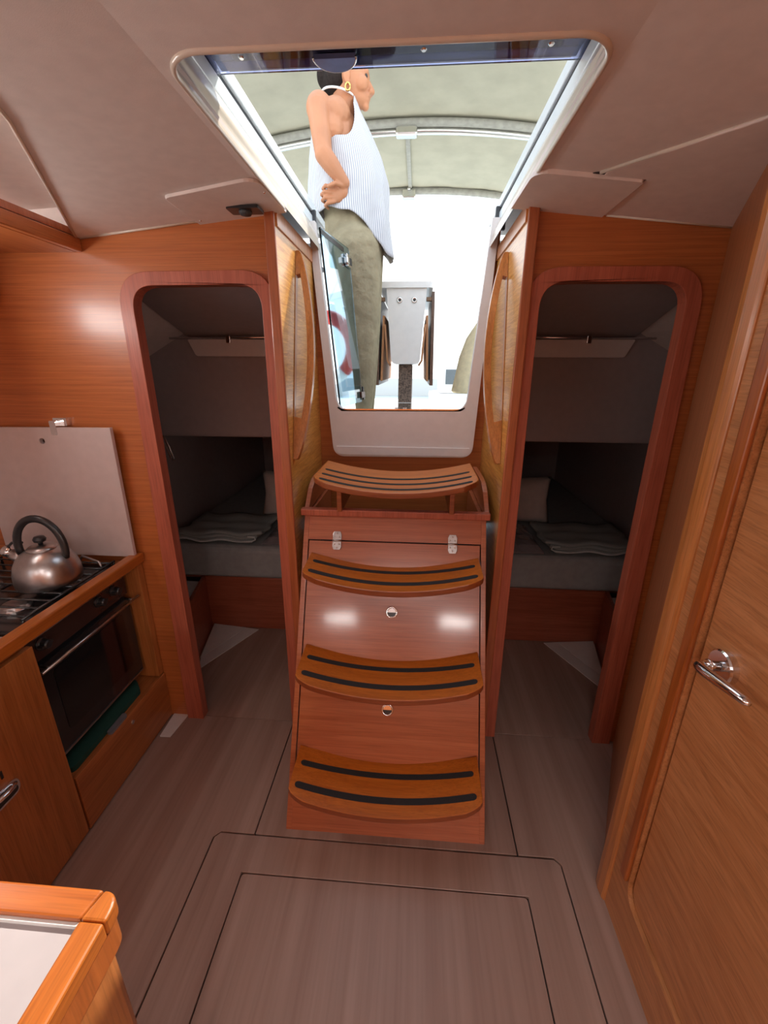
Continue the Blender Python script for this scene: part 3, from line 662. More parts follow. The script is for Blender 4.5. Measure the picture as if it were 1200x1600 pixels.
# cloths lying on the ledge below the oven
def rag(name, poly, th, mat, label, z0=0.2345):
    bm = plate(rnd(poly, 0.02, 4), [], (0, 0, z0), (1, 0, 0), (0, 1, 0), th)
    return tag(obj(name, bm, mat, None, bevel=0.004), label, 'cloth')
rag('green_cloth', [(-1.16, 0.965), (-1.085, 0.965), (-1.09, 1.33), (-1.155, 1.40)], 0.022, 'green_cloth', 'dark green cloth on the ledge under the oven')
rag('dark_pad', [(-1.085, 1.12), (-1.064, 1.12), (-1.064, 1.21), (-1.085, 1.215)], 0.012, 'tag_grey', 'small dark pad at the ledge edge above the drawer lock')

# stove lid: laminate board standing against the bulkhead, with chrome turn-latch
bd = thing('stove_lid', (-1.33, 1.44, 0.80), 'greyish white laminate stove lid standing against the teak bulkhead', 'board')
obj('panel', plate([(-1.068, 0.806), (-1.064, 1.300), (-1.592, 1.296), (-1.592, 0.806)], [[(-1.328 + 0.010 * cos(2 * pi * k / 14), 1.250 + 0.010 * sin(2 * pi * k / 14)) for k in range(14)]], (0, 1.438, 0), (1, 0, 0), (0, 0, 1), 0.016), 'lid_laminate', bd, bevel=0.0015)
obj('hole_rim', lathe([(0.0105, 0), (0.0, 0)], (-1.328, 1.4375, 1.250), (0, -1, 0), 16), 'mahogany_frame', bd)
lt = thing('turn_latch', (-1.265, 1.44, 1.30), 'chrome turn latch holding the stove lid on the bulkhead', 'latch')
obj('latch_base', plate(rnd(rect(-1.285, 1.302, -1.235, 1.330), .004), [], (0, 1.459, 0), (1, 0, 0), (0, 0, 1), 0.018), 'chrome', lt, bevel=0.003)
obj('latch_arm', plate(rnd(rect(-1.285, 1.272, -1.262, 1.322), .006), [], (0, 1.441, 0), (1, 0, 0), (0, 0, 1), 0.020), 'chrome', lt, bevel=0.003)

# kettle
KX, KY, KZ = -1.222, 1.205, 0.812
kt = thing('whistling_kettle', (KX, KY, KZ), 'brushed steel whistling kettle with black loop handle on the stove', 'kettle')
obj('body', lathe([(0, 0), (0.090, 0.0), (0.0945, 0.006), (0.0955, 0.020), (0.094, 0.045), (0.088, 0.070), (0.077, 0.092), (0.062, 0.108), (0.046, 0.118), (0.040, 0.120)], (KX, KY, KZ), seg=48), 'brushed_steel', kt, smooth=True)
ld = obj('lid', lathe([(0.043, 0.0), (0.043, 0.004), (0.036, 0.010), (0.020, 0.015), (0, 0.016)], (KX, KY, KZ + 0.118), seg=32), 'brushed_steel', kt, smooth=True)
obj('lid_knob', lathe([(0.007, 0), (0.007, 0.008), (0.017, 0.013), (0.019, 0.021), (0.014, 0.029), (0, 0.031)], (KX, KY, KZ + 0.132), seg=24), 'black_plastic', ld, smooth=True)
hx = Vector((1, 0.05, 0)).normalized()
hp_ = [Vector((KX, KY, KZ + 0.125)) + hx * (0.078 * cos(t)) + Vector((0, 0, 0.098 * sin(t))) for t in [radians(a) for a in range(-22, 203, 9)]]
obj('handle', tube(hp_, 0.0105, 14, flat=1.2), 'black_plastic', kt, smooth=True)
for s in (-1, 1):
    q = Vector((KX, KY, KZ + 0.100)) + hx * (0.070 * s); obj('handle_bracket', tube([q - Vector((0, 0, 0.012)), q + hx * 0.003 * s + Vector((0, 0, 0.010))], 0.006, 8), 'chrome', kt, smooth=True)
d_ = Vector((-1, 0.05, 0.55)).normalized(); q = Vector((KX, KY, KZ + 0.070)) + Vector((-0.070, 0.0, 0))
sp_ = obj('spout', tube([q, q + d_ * 0.03, q + d_ * 0.055], [0.022, 0.019, 0.017], 20), 'brushed_steel', kt, smooth=True)
obj('whistle', tube([q + d_ * 0.052, q + d_ * 0.056, q + d_ * 0.078, q + d_ * 0.080], [0.0165, 0.0195, 0.0195, 0.015], 20), 'chrome', sp_, smooth=True)
obj('whistle_lever', tube([q + d_ * 0.06 + Vector((0, 0, 0.020)), q + d_ * 0.05 + Vector((0.01, 0, 0.040)), q + d_ * 0.03 + Vector((0.03, 0, 0.052))], 0.0045, 8), 'black_plastic', sp_, smooth=True)

# ---- peninsula counter in the foreground (left)
pc = thing('peninsula_counter', (-0.7, 0.0, 0.0), 'galley peninsula with white top and orange teak fiddle border', 'counter')
PXR, PYF, PZT = -0.346, 0.322, 0.885
obj('cabinet_body', plate(rnd(rect(-1.03, -0.55, PXR - 0.012, PYF - 0.012), [0, 0, .02, 0]), [], (0, 0, 0), (1, 0, 0), (0, 1, 0), PZT - 0.075), 'galley_teak', pc, bevel=0.002)
obj('under_rail', plate(rnd(rect(-1.03, -0.55, PXR - 0.003, PYF - 0.003), [0, 0, .022, 0]), [], (0, 0, PZT - 0.070), (1, 0, 0), (0, 1, 0), 0.043), 'batten_teak', pc, bevel=0.003)
obj('worktop', box((-1.03, -0.55, PZT - 0.026), (PXR - 0.030, PYF - 0.030, PZT - 0.012)), 'laminate_white', pc)
fw = 0.031
outl = rnd(rect(-1.03, -0.55, PXR, PYF), [0, 0, .022, 0], 6)
# border in three pieces: far rail, corner block, side rail
jx, jy = PXR - fw, PYF - fw
obj('fiddle_border', plate([(-1.03, jy), (jx - 0.0005, jy), (jx + 0.0075, PYF), (-1.03, PYF)], [], (0, 0, PZT - 0.026), (1, 0, 0), (0, 1, 0), 0.026), 'counter_teak', pc, bevel=0.003, seg=2)
cb = [(jx, jy), (PXR, jy)] + [p for p in outl if p[0] > jx + 0.0095 and p[1] > jy + 0.001] + [(jx + 0.009, PYF)]
obj('corner_block', plate(cb, [], (0, 0, PZT - 0.026), (1, 0, 0), (0, 1, 0), 0.0255), 'rail_teak', pc, bevel=0.003, seg=2)
obj('fiddle_border', plate([(jx, -0.55), (PXR, -0.55), (PXR, jy - 0.001), (jx, jy - 0.001)], [], (0, 0, PZT - 0.026), (1, 0, 0), (0, 1, 0), 0.026), 'rail_teak', pc, bevel=0.003, seg=2)
obj('sealant_bead', box((-1.03, jy - 0.004, PZT - 0.013), (jx, jy - 0.0002, PZT - 0.006)), 'white_gelcoat', pc)

# white liner wedge in the corner by the drawer
wg = tag(obj('liner_wedge', prism([(-1.052, 1.335, 0.0005), (-1.006, 1.335, 0.0005), (-0.990, 1.462, 0.0005), (-1.058, 1.462, 0.0005)], (0, 0, 0.006)), 'hull_white', None, bevel=0.002), 'small white wedge of hull liner by the drawer corner', 'panel')

# ================================================================== AFT CABINS (left one, and its mirror image)
def aft(sgn):
    L = sgn < 0; f = (lambda x: x) if L else MX; side = 'left' if L else 'right'
    nm = 'lighter aft cabin beside the galley' if L else 'darker aft cabin beside the oak door'
    def fb(a, b):
        x0, x1 = sorted((f(a[0]), f(b[0]))); return box((x0, a[1], a[2]), (x1, b[1], b[2]))
    def fp(pts, vec): return prism([(f(x), y, z) for x, y, z in pts], (vec[0] if L else -vec[0], vec[1], vec[2]))
    struct(obj('wall_cabin_hull_' + side, fb((-1.50, 1.486, 0.0), (-1.46, 4.05, 1.95)), 'cabin_liner'), 'dark hull side of the ' + nm)
    iw = fb((-0.466, 1.486, 0.0), (-0.458, 2.252, 1.94)); x0, x1 = sorted((f(-0.466), f(-0.458))); addbox(iw, (x0, 2.252, 0.0), (x1, 4.05, 1.16))
    struct(obj('wall_cabin_inner_' + side, iw, 'cabin_liner'), 'inner side of the ' + nm)
    struct(obj('wall_cabin_end_' + side, fb((-1.46, 4.0, 0.0), (-0.466, 4.05, 1.16)), 'cabin_liner'), 'far end of the ' + nm)
    ln = obj('wall_cabin_liner_' + side, plate(rnd([(f(x), z) for x, z in ((-1.40, 1.165), (-0.468, 1.155), (-0.468, 1.70), (-1.40, 1.70))], [.07, 0, 0, 0], 8), [], (0, 2.20, 0), (1, 0, 0), (0, 0, 1), -0.05), 'cabin_liner', bevel=0.008)
    struct(ln, 'smooth grey moulding above the berth of the ' + nm)
    struct(obj('ceiling_berth_' + side, fb((-1.46, 2.252, 1.146), (-0.466, 4.0, 1.160)), 'cabin_liner'), 'low ceiling over the berth of the ' + nm)
    up = obj('ceiling_cabin_' + side, fp([(-1.115, 1.488, 1.862), (-1.135, 2.20, 1.642), (-0.466, 2.20, 1.642), (-0.466, 1.488, 1.862)], (0, 0, 0.03)), 'cabin_liner', bevel=0.004)
    struct(up, 'sloping ceiling panel of the ' + nm)
    obj('side_cove', fp([(-1.112, 1.488, 1.885), (-1.155, 2.20, 1.665), (-1.46, 2.20, 1.50), (-1.46, 1.488, 1.66)], (0, 0, 0.02)), 'headliner', up)
    struct(obj('ceiling_cover_' + side, fb((-1.50, 1.486, 1.945), (-0.458, 2.3, 1.96)), 'cabin_liner'), 'deck over the ' + nm)
    # shelf tray below the ceiling panel; bright light gap imitated by a chrome rod
    tr = obj('shelf_tray', plate(rnd([(f(-1.115), 1.632), (f(-1.08), 1.556), (f(-0.47), 1.556), (f(-0.47), 1.632)], [0.005, .02, 0, 0]), [], (0, 2.142, 0), (1, 0, 0), (0, 0, 1), -0.058), 'white_frame', ln, bevel=0.006)
    obj('light_gap_rod', tube([(f(-1.20), 2.135, 1.637), (f(-0.47), 2.135, 1.643)], 0.005, 8), 'chrome', tr, smooth=True)
    obj('rod_clip', fb((-0.915, 2.125, 1.615), (-0.895, 2.140, 1.648)), 'chrome', tr, bevel=0.002)
    # berth front, side locker, white shelf
    bf = thing('berth_base', (f(-0.85), 2.2, 0), 'dark mahogany berth base in the ' + nm, 'bed base')
    obj('front_board', fb((-1.23, 2.15, 0.0), (-0.468, 2.175, 0.345)), 'bed_mahogany', bf, bevel=0.008)
    obj('side_board', fp([(-1.205, 2.175, 0.0), (-1.06, 1.492, 0.0), (-1.06, 1.492, 0.345), (-1.205, 2.175, 0.345)], (-0.02, 0, 0)), 'bed_mahogany', bf, bevel=0.004)
    obj('berth_deck', fb((-1.455, 2.178, 0.32), (-0.468, 3.99, 0.345)), 'bed_mahogany', bf)
    obj('side_shelf', fp([(-1.455, 1.50, 0.300), (-1.085, 1.50, 0.300), (-1.215, 2.14, 0.300), (-1.455, 2.14, 0.300)], (0, 0, 0.012)), 'hull_white', bf)
    # white hull liner triangle in the corner of the cabin floor: flat part and upstand
    tl = thing('liner_corner', (f(-1.08), 2.0, 0), 'white hull liner triangle on floor of the ' + nm, 'panel')
    obj('flat', fp([(-1.095, 1.76, 0.001), (-0.905, 2.135, 0.001), (-0.985, 2.147, 0.001), (-1.125, 1.85, 0.001)], (0, 0, 0.004)), 'hull_white', tl, bevel=0.001)
    obj('upstand', fp([(-1.128, 1.85, 0.001), (-0.988, 2.147, 0.001), (-1.185, 2.147, 0.018)], (0, 0, 0.005)), 'hull_white', tl, bevel=0.001)
    # mattress
    ms = box(*[tuple(p) for p in ((min(f(-1.44), f(-0.475)), 2.125, 0.347), (max(f(-1.44), f(-0.475)), 3.95, 0.548))])
    tag(obj('mattress', ms, 'sheet_grey', None, bevel=0.035, seg=4), 'grey sheeted mattress in the ' + nm, 'mattress')
    # folded towel: three soft layers with a pale hem
    tw = thing('folded_towel', (f(-1.12), 2.35, 0.55), 'folded grey towel with pale hem in the ' + nm, 'towel')
    bm = bmesh.new(); n = 14
    def tz(i, j, k): return 0.562 + 0.012 * k + 0.006 * sin(i * 0.9 + k) * cos(j * 0.5) + 0.004 * sin(j * 1.3)
    for k in range(3):
        g_ = []
        for lay in (0, 1):
            g_.append([[bm.verts.new((f(-1.36 + 0.46 * i / n + 0.02 * k * (i / n) - 0.01 * sin(j)), 2.165 + 0.02 * k + (0.42 - 0.03 * k) * j / n + 0.010 * sin(i * 0.8 + k), tz(i, j, k) + lay * 0.010)) for j in range(n + 1)] for i in range(n + 1)])
        for i in range(n):
            for j in range(n):
                for lay in (0, 1): bm.faces.new([g_[lay][i][j], g_[lay][i + 1][j], g_[lay][i + 1][j + 1], g_[lay][i][j + 1]])
        for i in range(n):
            for j in (0, n): bm.faces.new([g_[0][i][j], g_[0][i + 1][j], g_[1][i + 1][j], g_[1][i][j]])
            for q in (0, n): bm.faces.new([g_[0][q][i], g_[0][q][i + 1], g_[1][q][i + 1], g_[1][q][i]])
    obj('towel_fold', bm, 'towel_grey', tw, smooth=True)
    obj('hem', tube([(f(-1.36 + 0.46 * i / 20), 2.160 + 0.010 * sin(i * 0.56), 0.568 + 0.006 * sin(i * 0.7)) for i in range(21)] + [(f(-0.885), 2.17, 0.575), (f(-0.892), 2.172, 0.590), (f(-0.93), 2.17, 0.592)], 0.005, 8), 'towel_hem', tw, smooth=True)
    # plastic wrapped parcel
    bm = bmesh.new(); n = 12
    G = [[None] * (n + 1) for _ in range(n + 1)]; B = [[None] * (n + 1) for _ in range(n + 1)]
    for i in range(n + 1):
        for j in range(n + 1):
            e = min(i, n - i, j, n - j) / (n / 2); h = 0.05 * (min(1, e * 2.2)) ** 0.5 + 0.006 * random.uniform(-1, 1)
            x = -0.845 + 0.33 * i / n; y = 2.16 + 0.40 * j / n
            G[i][j] = bm.verts.new((f(x), y, 0.556 + max(0.004, h))); B[i][j] = bm.verts.new((f(x), y, 0.551))
    for i in range(n):
        for j in range(n):
            bm.faces.new([G[i][j], G[i + 1][j], G[i + 1][j + 1], G[i][j + 1]]); bm.faces.new([B[i][j], B[i + 1][j], B[i + 1][j + 1], B[i][j + 1]])
        for j in (0, n):
            bm.faces.new([G[i][j], G[i + 1][j], B[i + 1][j], B[i][j]]); bm.faces.new([G[j][i], G[j][i + 1], B[j][i + 1], B[j][i]])
    tag(obj('wrapped_linen', bm, 'plastic_wrap', None), 'plastic wrapped linen beside the towel in the ' + nm, 'parcel')
    # pillow standing on edge against the inner side
    bm = bmesh.new(); n = 16
    P0 = [[None] * (n + 1) for _ in range(n + 1)]; P1 = [[None] * (n + 1) for _ in range(n + 1)]
    for i in range(n + 1):
        for j in range(n + 1):
            a, b = 2 * i / n - 1, 2 * j / n - 1
            th = 0.075 * (max(0, 1 - a ** 4) * max(0, 1 - b ** 4)) ** 0.5
            pin = 1 - 0.10 * (1 - abs(a)) * abs(b) ** 2; pjn = 1 - 0.10 * (1 - abs(b)) * abs(a) ** 2
            x = -0.800 + 0.215 * a * pjn; z = 0.700 + 0.150 * b * pin; y = 2.66 + 0.35 * (z - 0.55) * 0.6
            P0[i][j] = bm.verts.new((f(x), y - th, z)); P1[i][j] = bm.verts.new((f(x), y + th, z)) if 0 < i < n and 0 < j < n else P0[i][j]
    for i in range(n):
        for j in range(n):
            bm.faces.new([P0[i][j], P0[i + 1][j], P0[i + 1][j + 1], P0[i][j + 1]])
            q = [P1[i][j], P1[i + 1][j], P1[i + 1][j + 1], P1[i][j + 1]]
            if q != [P0[i][j], P0[i + 1][j], P0[i + 1][j + 1], P0[i][j + 1]]: bm.faces.new(q)
    tag(obj('pillow', bm, 'pillow_cream', None, smooth=True), 'cream pillow propped upright in the ' + nm, 'pillow')
aft(-1); aft(1)
# bent chrome coat hook on the hull side of the left cabin
hk = thing('coat_hook', (-1.30, 2.02, 1.15), 'bent chrome wire hook on the hull side of the lighter aft cabin', 'hook')
obj('hook_plate', box((-1.462, 2.00, 1.05), (-1.45, 2.03, 1.17)), 'chrome', hk, bevel=0.002)
obj('hook_wire', tube([(-1.452, 2.015, 1.16), (-1.27, 2.0, 1.195), (-1.225, 1.995, 1.185), (-1.200, 1.99, 1.13), (-1.185, 1.99, 1.075), (-1.195, 1.99, 1.065), (-1.21, 2.0, 1.09), (-1.235, 2.005, 1.16)], 0.006, 8), 'chrome', hk, smooth=True)

# ================================================================== SLIDING HATCH AND DECK ABOVE
dk = obj('trim_3', plate([(-1.75, -3.0), (1.65, -3.0), (1.65, 2.28), (CX + 0.400, 2.28), (CX + 0.400, 0.70), (CX - 0.400, 0.70), (CX - 0.400, 2.28), (-1.75, 2.28)], [], (0, 0, 2.085), (1, 0, 0), (0, 1, 0), 0.04), 'deck_white')
struct(dk, 'white coachroof deck round the hatch opening')
for s in (-1, 1):
    f = lambda a, b: tuple(sorted((CX + s * a, CX + s * b)))
    a, b = f(0.368, 0.40); obj('hatch_track', box((a, 0.70, 2.046), (b, 1.955, 2.081)), 'track_aluminium', dk, bevel=0.003)
    a, b = f(0.374, 0.40); obj('track_seal', box((a, 0.70, 2.081), (b, 1.955, 2.096)), 'rubber_seal', dk)
    a, b = f(0.366, 0.40); obj('track_rail', box((a, 0.70, 2.096), (b, 2.20, 2.128)), 'track_aluminium', dk, bevel=0.003)
    a, b = f(0.355, 0.395); obj('track_end', box((a, 1.950, 2.020), (b, 1.968, 2.100)), 'rubber_seal', dk, bevel=0.003)
sh = thing('sliding_hatch', (CX, 0.7, 2.084), 'tinted acrylic sliding hatch pushed forward over the opening', 'hatch')
pane = obj('acrylic_pane', box((CX - 0.372, 0.30, 2.083), (CX + 0.372, 1.108, 2.094)), 'hatch_acrylic', sh, bevel=0.002)
obj('aft_bar', box((CX - 0.362, 1.076, 2.095), (CX + 0.362, 1.107, 2.112)), 'anodised_bar', sh, bevel=0.003)
obj('side_bar', box((CX - 0.364, 0.30, 2.095), (CX - 0.322, 1.076, 2.108)), 'anodised_bar', sh, bevel=0.003)
obj('side_bar', box((CX + 0.322, 0.30, 2.095), (CX + 0.364, 1.076, 2.108)), 'anodised_bar', sh, bevel=0.003)
obj('black_band', box((CX - 0.321, 0.93, 2.0945), (CX + 0.321, 1.0755, 2.096)), 'black_band', sh)
for x in (-0.30, 0.06, 0.30): obj('screw', lathe([(0, 0), (0.006, 0), (0.004, -0.002), (0, -0.002)], (CX + x, 1.058, 2.083), (0, 0, 1), 14), 'chrome', sh)
# half-moon thumb grip under the pane
hm = obj('thumb_grip', plate([(0.0, 0.0)] + [(0.042 * cos(t), 0.042 * sin(t)) for t in [pi * i / 18 for i in range(19)]], [], (-0.176, 1.055, 2.082), (1, 0, 0), (0, 1, 0), -0.008), 'anodised_bar', sh, bevel=0.003)
obj('grip_rim', tube([(-0.176 + 0.042 * cos(pi * i / 18), 1.055 + 0.042 * sin(pi * i / 18), 2.076) for i in range(19)], 0.0024, 8), 'chrome', hm, smooth=True)
# sea hood that the hatch slides under
seah = obj('trim_4', box((CX - 0.46, 0.15, 2.160), (CX + 0.46, 1.06, 2.18)), 'deck_white'); struct(seah, 'white garage cover over the sliding hatch')
for s in (-1, 1): obj('garage_side', box((CX + s * 0.45 - 0.02, 0.15, 2.126), (CX + s * 0.45 + 0.02, 1.06, 2.161)), 'deck_white', seah)
for i in range(16): obj('garage_slat', box((CX - 0.33 + i * 0.041, 0.90, 2.146), (CX - 0.33 + i * 0.041 + 0.030, 1.05, 2.159)), 'black_plastic', seah)
obj('bulkhead_fill', box((-0.46, 1.968, 0.9), (0.34, 1.976, 1.199)), 'deck_white', tf)

# companionway half-door of smoked acrylic, hinged open into the cockpit
hw = thing('companionway_half_door', (-0.40, 1.965, 1.33), 'smoked acrylic half door swung open beside the standing person', 'door')
A0, A1 = Vector((-0.352, 1.962, 1.332)), Vector((-0.409, 1.962, 2.042))
dd = Vector((0.062, 0.380, 0)); nn = dd.cross(A1 - A0).normalized() * 0.008
B0, B1 = A0 + dd * 1.0, A1 + dd * 1.0 + Vector((0.0, 0, 0.012))
cr = A1 + dd * 0.90
quad = [A0 + dd * 0.06 + Vector((0, 0, 0.0)), A0 + dd * 0.95, B0 + Vector((-0.002, 0, 0.03)), B1 + Vector((0, 0, -0.03)), A1 + dd * 0.95 + Vector((0, 0, 0.01)), A1]
dpn = obj('acrylic_pane', prism(quad, nn), 'smoked_acrylic', hw, bevel=0.001)
def onp(u, v, off=0.0): return A0 + dd * u + (A1 - A0) * v + nn.normalized() * off
sg_ = -1 if nn.x > 0 else -1
def padd(name, u0, u1, v0, v1, t0, t1, mat, par, bev=0.002):
    return obj(name, prism([onp(u0, v0, t0), onp(u1, v0, t0), onp(u1, v1, t0), onp(u0, v1, t0)], nn.normalized() * (t1 - t0)), mat, par, bevel=bev)
upl = padd('door_bolt', 0.76, 0.97, 0.885, 0.960, 0.009, 0.022, 'chrome', hw)
padd('bolt_knob', 0.70, 0.78, 0.895, 0.935, 0.009, 0.030, 'chrome', upl, 0.004)
padd('bolt_slot', 0.86, 0.92, 0.900, 0.942, 0.022, 0.024, 'black_plastic', upl, 0)
padd('bolt_plate', 0.76, 0.97, 0.885, 0.960, -0.010, -0.001, 'chrome', upl)
lwl = padd('door_bolt', 0.86, 1.03, 0.030, 0.075, 0.009, 0.022, 'oven_panel', hw)
padd('bolt_pin', 0.98, 1.02, 0.015, 0.110, 0.010, 0.018, 'black_plastic', lwl, 0.001)
padd('top_band', 0.0, 0.75, 0.965, 0.992, 0.0085, 0.0095, 'black_band', hw, 0)

# ================================================================== COCKPIT
ck = obj('floor_cockpit', box((CX - 1.5, 2.29, 1.161), (CX + 1.5, 5.2, 1.1665)), 'deck_white'); struct(ck, 'sunlit white cockpit sole')
for s, nm in ((-1, 'left'), (1, 'right')):
    a, b = sorted((CX + s * 0.66, CX + s * 1.15)); c, d = sorted((CX + s * 1.15, CX + s * 1.55))
    o = obj('trim_cockpit_bench_' + nm, box((a, 2.29, 1.167), (b, 3.9, 1.56)), 'deck_white', bevel=0.03); struct(o, 'white cockpit bench')
    o = obj('trim_cockpit_coaming_' + nm, box((c, 2.29, 1.167), (d, 3.9, 1.80)), 'deck_white', bevel=0.04); struct(o, 'white cockpit coaming')
    o = obj('wall_coachroof_end_' + nm, box((min(CX + s * 0.404, CX + s * 1.6), 2.262, 1.165), (max(CX + s * 0.404, CX + s * 1.6), 2.285, 2.06)), 'deck_white'); struct(o, 'white aft face of the coachroof')
sea = obj('ground_water', box((-120, 6, -1.0), (120, 300, -0.8)), 'sea_water'); struct(sea, 'pale marina water')

# folded cockpit table
ct = thing('cockpit_table', (CX, 3.2, 1.183), 'white cockpit table with folded dark wooden leaves on a brown pedestal', 'table')
TY0, TY1 = 2.70, 3.70
obj('table_cap', plate(rnd(rect(-0.228, TY0 - 0.01, 0.086, TY1), .03), [], (0, 0, 1.940), (1, 0, 0), (0, 1, 0), 0.032), 'white_gelcoat', ct, bevel=0.010, seg=3)
bm = bmesh.new()
loft(bm, [[(x, TY0 + 0.004 * z2, z) for x, z in rnd([(-0.182, 1.940), (-0.150, 1.528), (0.020, 1.530), (0.050, 1.940)], [.004, .035, .035, .004], 6)] for z2 in (0, 1)], True)
bd_ = obj('table_body', plate(rnd([(-0.182, 1.940), (-0.150, 1.528), (0.020, 1.530), (0.050, 1.940)], [.004, .035, .035, .004], 6), [], (0, TY0 + 0.005, 0), (1, 0, 0), (0, 0, 1), -0.95), 'white_gelcoat', ct, bevel=0.014, seg=3)
bm.free()
for x in (-0.105, -0.020):
    k_ = obj('drain_fitting', lathe([(0.015, 0), (0.017, 0.003), (0.014, 0.006), (0.009, 0.004), (0, 0.004)], (x, TY0 + 0.005, 1.878), (0, -1, 0), 20), 'stainless', bd_, smooth=True)
    obj('fitting_hole', lathe([(0.008, 0), (0.008, 0.0010), (0, 0.0010)], (x, TY0 + 0.0008, 1.878), (0, -1, 0), 14), 'black_plastic', k_)
for s in (-1, 1):
    xa = -0.071 + s * 0.150
    lf = obj('outer_leaf', prism([(xa, TY0 + 0.02, 1.925), (xa + s * 0.018, TY0 + 0.02, 1.925), (xa + s * 0.026, TY0 + 0.02, 1.405), (xa + s * 0.006, TY0 + 0.02, 1.405)], (0, 0.94, 0)), 'dark_leaf', ct, bevel=0.003)
    xb = xa - s * 0.030
    li = obj('inner_leaf', prism([(xb, TY0 + 0.03, 1.80), (xb + s * 0.014, TY0 + 0.03, 1.80), (xb + s * 0.028, TY0 + 0.03, 1.43), (xb + s * 0.014, TY0 + 0.03, 1.43)], (0, 0.92, 0)), 'cockpit_teak', ct, bevel=0.003)
    obj('leaf_hinge', box((min(xa, xa - s * 0.03), TY0 + 0.015, 1.875), (max(xa, xa - s * 0.03), TY0 + 0.05, 1.895)), 'leather_brown', lf, bevel=0.002)
    obj('leaf_brace', tube([(xb, TY0 + 0.02, 1.75), (xb - s * 0.012, TY0 + 0.02, 1.62), (xb - s * 0.016, TY0 + 0.02, 1.55), (xb - s * 0.035, TY0 + 0.02, 1.52)], 0.006, 8), 'cockpit_teak', li, smooth=True)
obj('pedestal', box((-0.108, TY0 + 0.06, 1.183), (-0.026, TY0 + 0.75, 1.528)), 'pedestal_brown', ct, bevel=0.006)
obj('pedestal_band', box((-0.110, TY0 + 0.056, 1.296), (-0.024, TY0 + 0.062, 1.300)), 'white_gelcoat', ct)

# sprayhood / bimini canvas on stainless bows
cv = thing('bimini_canopy', (CX, 3.0, 1.8), 'grey green canvas bimini on stainless bows over the cockpit', 'canopy')
def zcan(x, y): return 3.03 - 0.085 * (x - CX) ** 2 - 0.012 * (y - 3.4) ** 2 - (0.05 * max(0, abs(x - CX) - 0.95) ** 1.5 * 8)
bm = bmesh.new(); nx, ny = 30, 26
G = [[bm.verts.new((CX - 1.5 + 3.0 * i / nx, 2.62 + (4.47 - 2.62) * j / ny, zcan(CX - 1.5 + 3.0 * i / nx, 2.62 + (4.47 - 2.62) * j / ny) + 0.004 * sin(i * 1.7) * sin(j * 0.9))) for j in range(ny + 1)] for i in range(nx + 1)]
for i in range(nx):
    for j in range(ny): bm.faces.new([G[i][j], G[i + 1][j], G[i + 1][j + 1], G[i][j + 1]])
c_ = obj('canvas', bm, 'canvas_grey', cv, smooth=True); md = c_.modifiers.new('solid', 'SOLIDIFY'); md.thickness = 0.004; md.offset = 1
def bow(y, r, mat, nm, dz=-0.03): return obj(nm, tube([(CX - 1.45 + 2.9 * i / 30, y, zcan(CX - 1.45 + 2.9 * i / 30, y) + dz) for i in range(31)], r, 10), mat, cv, smooth=True)
bow(3.44, 0.022, 'stainless', 'bow', -0.045)
obj('bow_sleeve', tube([(CX - 1.45 + 2.9 * i / 30, 3.395, zcan(CX - 1.45 + 2.9 * i / 30, 3.395) - 0.02) for i in range(31)], 0.042, 10, flat=0.45, up=(0, 0, 1)), 'canvas_seam', cv, smooth=True)
bow(4.46, 0.028, 'canvas_seam', 'aft_hem', -0.02)
obj('centre_strap', prism([(-0.118, 3.44, zcan(CX, 3.44) - 0.012), (-0.088, 3.44, zcan(CX, 3.44) - 0.012), (-0.080, 4.45, zcan(CX, 4.45) - 0.012), (-0.110, 4.45, zcan(CX, 4.45) - 0.012)], (0, 0, 0.010)), 'canvas_seam', cv)
for y, w in ((3.42, 0.070), (4.455, 0.060)):
    fz = zcan(CX, y) - 0.05
    ft = obj('bow_fitting', box((-0.105 - w, y - 0.035, fz - 0.035), (-0.105 + w, y + 0.035, fz + 0.035)), 'stainless', cv, bevel=0.012)
    obj('fitting_bolt', lathe([(0.016, 0), (0.016, 0.015), (0, 0.018)], (-0.105, y - 0.03, fz + 0.03), (0, -0.7, 0.7), 14), 'stainless', ft, smooth=True)

# lifebuoy on the stern rail (seen through the acrylic door)
lb = thing('lifebuoy', (-0.88, 4.3, 1.167), 'red and white lifebuoy on a stand at the stern', 'lifebuoy')
obj('stand', tube([(-0.88, 4.36, 1.167), (-0.88, 4.36, 2.0)], 0.013, 10), 'stainless', lb, smooth=True)
C0 = Vector((-0.88, 4.28, 1.68)); ax = Vector((0.25, 0.97, 0)).normalized()
for k in range(8):
    t0, t1 = 2 * pi * k / 8, 2 * pi * (k + 1) / 8
    side_ = Vector((0, 0, 1)).cross(ax).normalized()
    path = [C0 + side_ * 0.28 * cos(t0 + (t1 - t0) * i / 8) + Vector((0, 0, 0.28 * sin(t0 + (t1 - t0) * i / 8))) for i in range(9)]
    obj('ring_segment', tube(path, 0.06, 12), 'buoy_red' if k % 4 != 1 else 'buoy_white', lb, smooth=True)

# beige cloth cover hanging at the right side of the cockpit
bm = bmesh.new()
loft(bm, [[(0.36 + dx + r * cos(2 * pi * k / 20) * (1 + 0.06 * sin(k * 2.1 + j)), 3.10 + 0.10 * sin(2 * pi * k / 20), z) for k in range(20)] for j, (z, dx, r) in enumerate(((1.83, 0.10, 0.015), (1.80, 0.09, 0.05), (1.70, 0.06, 0.085), (1.58, 0.03, 0.10), (1.46, 0.015, 0.105), (1.36, 0.0, 0.105), (1.345, 0.0, 0.09)))], True)
for end in (0, 1):
    vs = bm.verts[:] 
bmesh.ops.holes_fill(bm, edges=bm.edges[:])
tag(obj('rolled_cover', bm, 'beige_cover', None, smooth=True), 'beige cloth cover hanging beyond the cockpit table', 'cover')

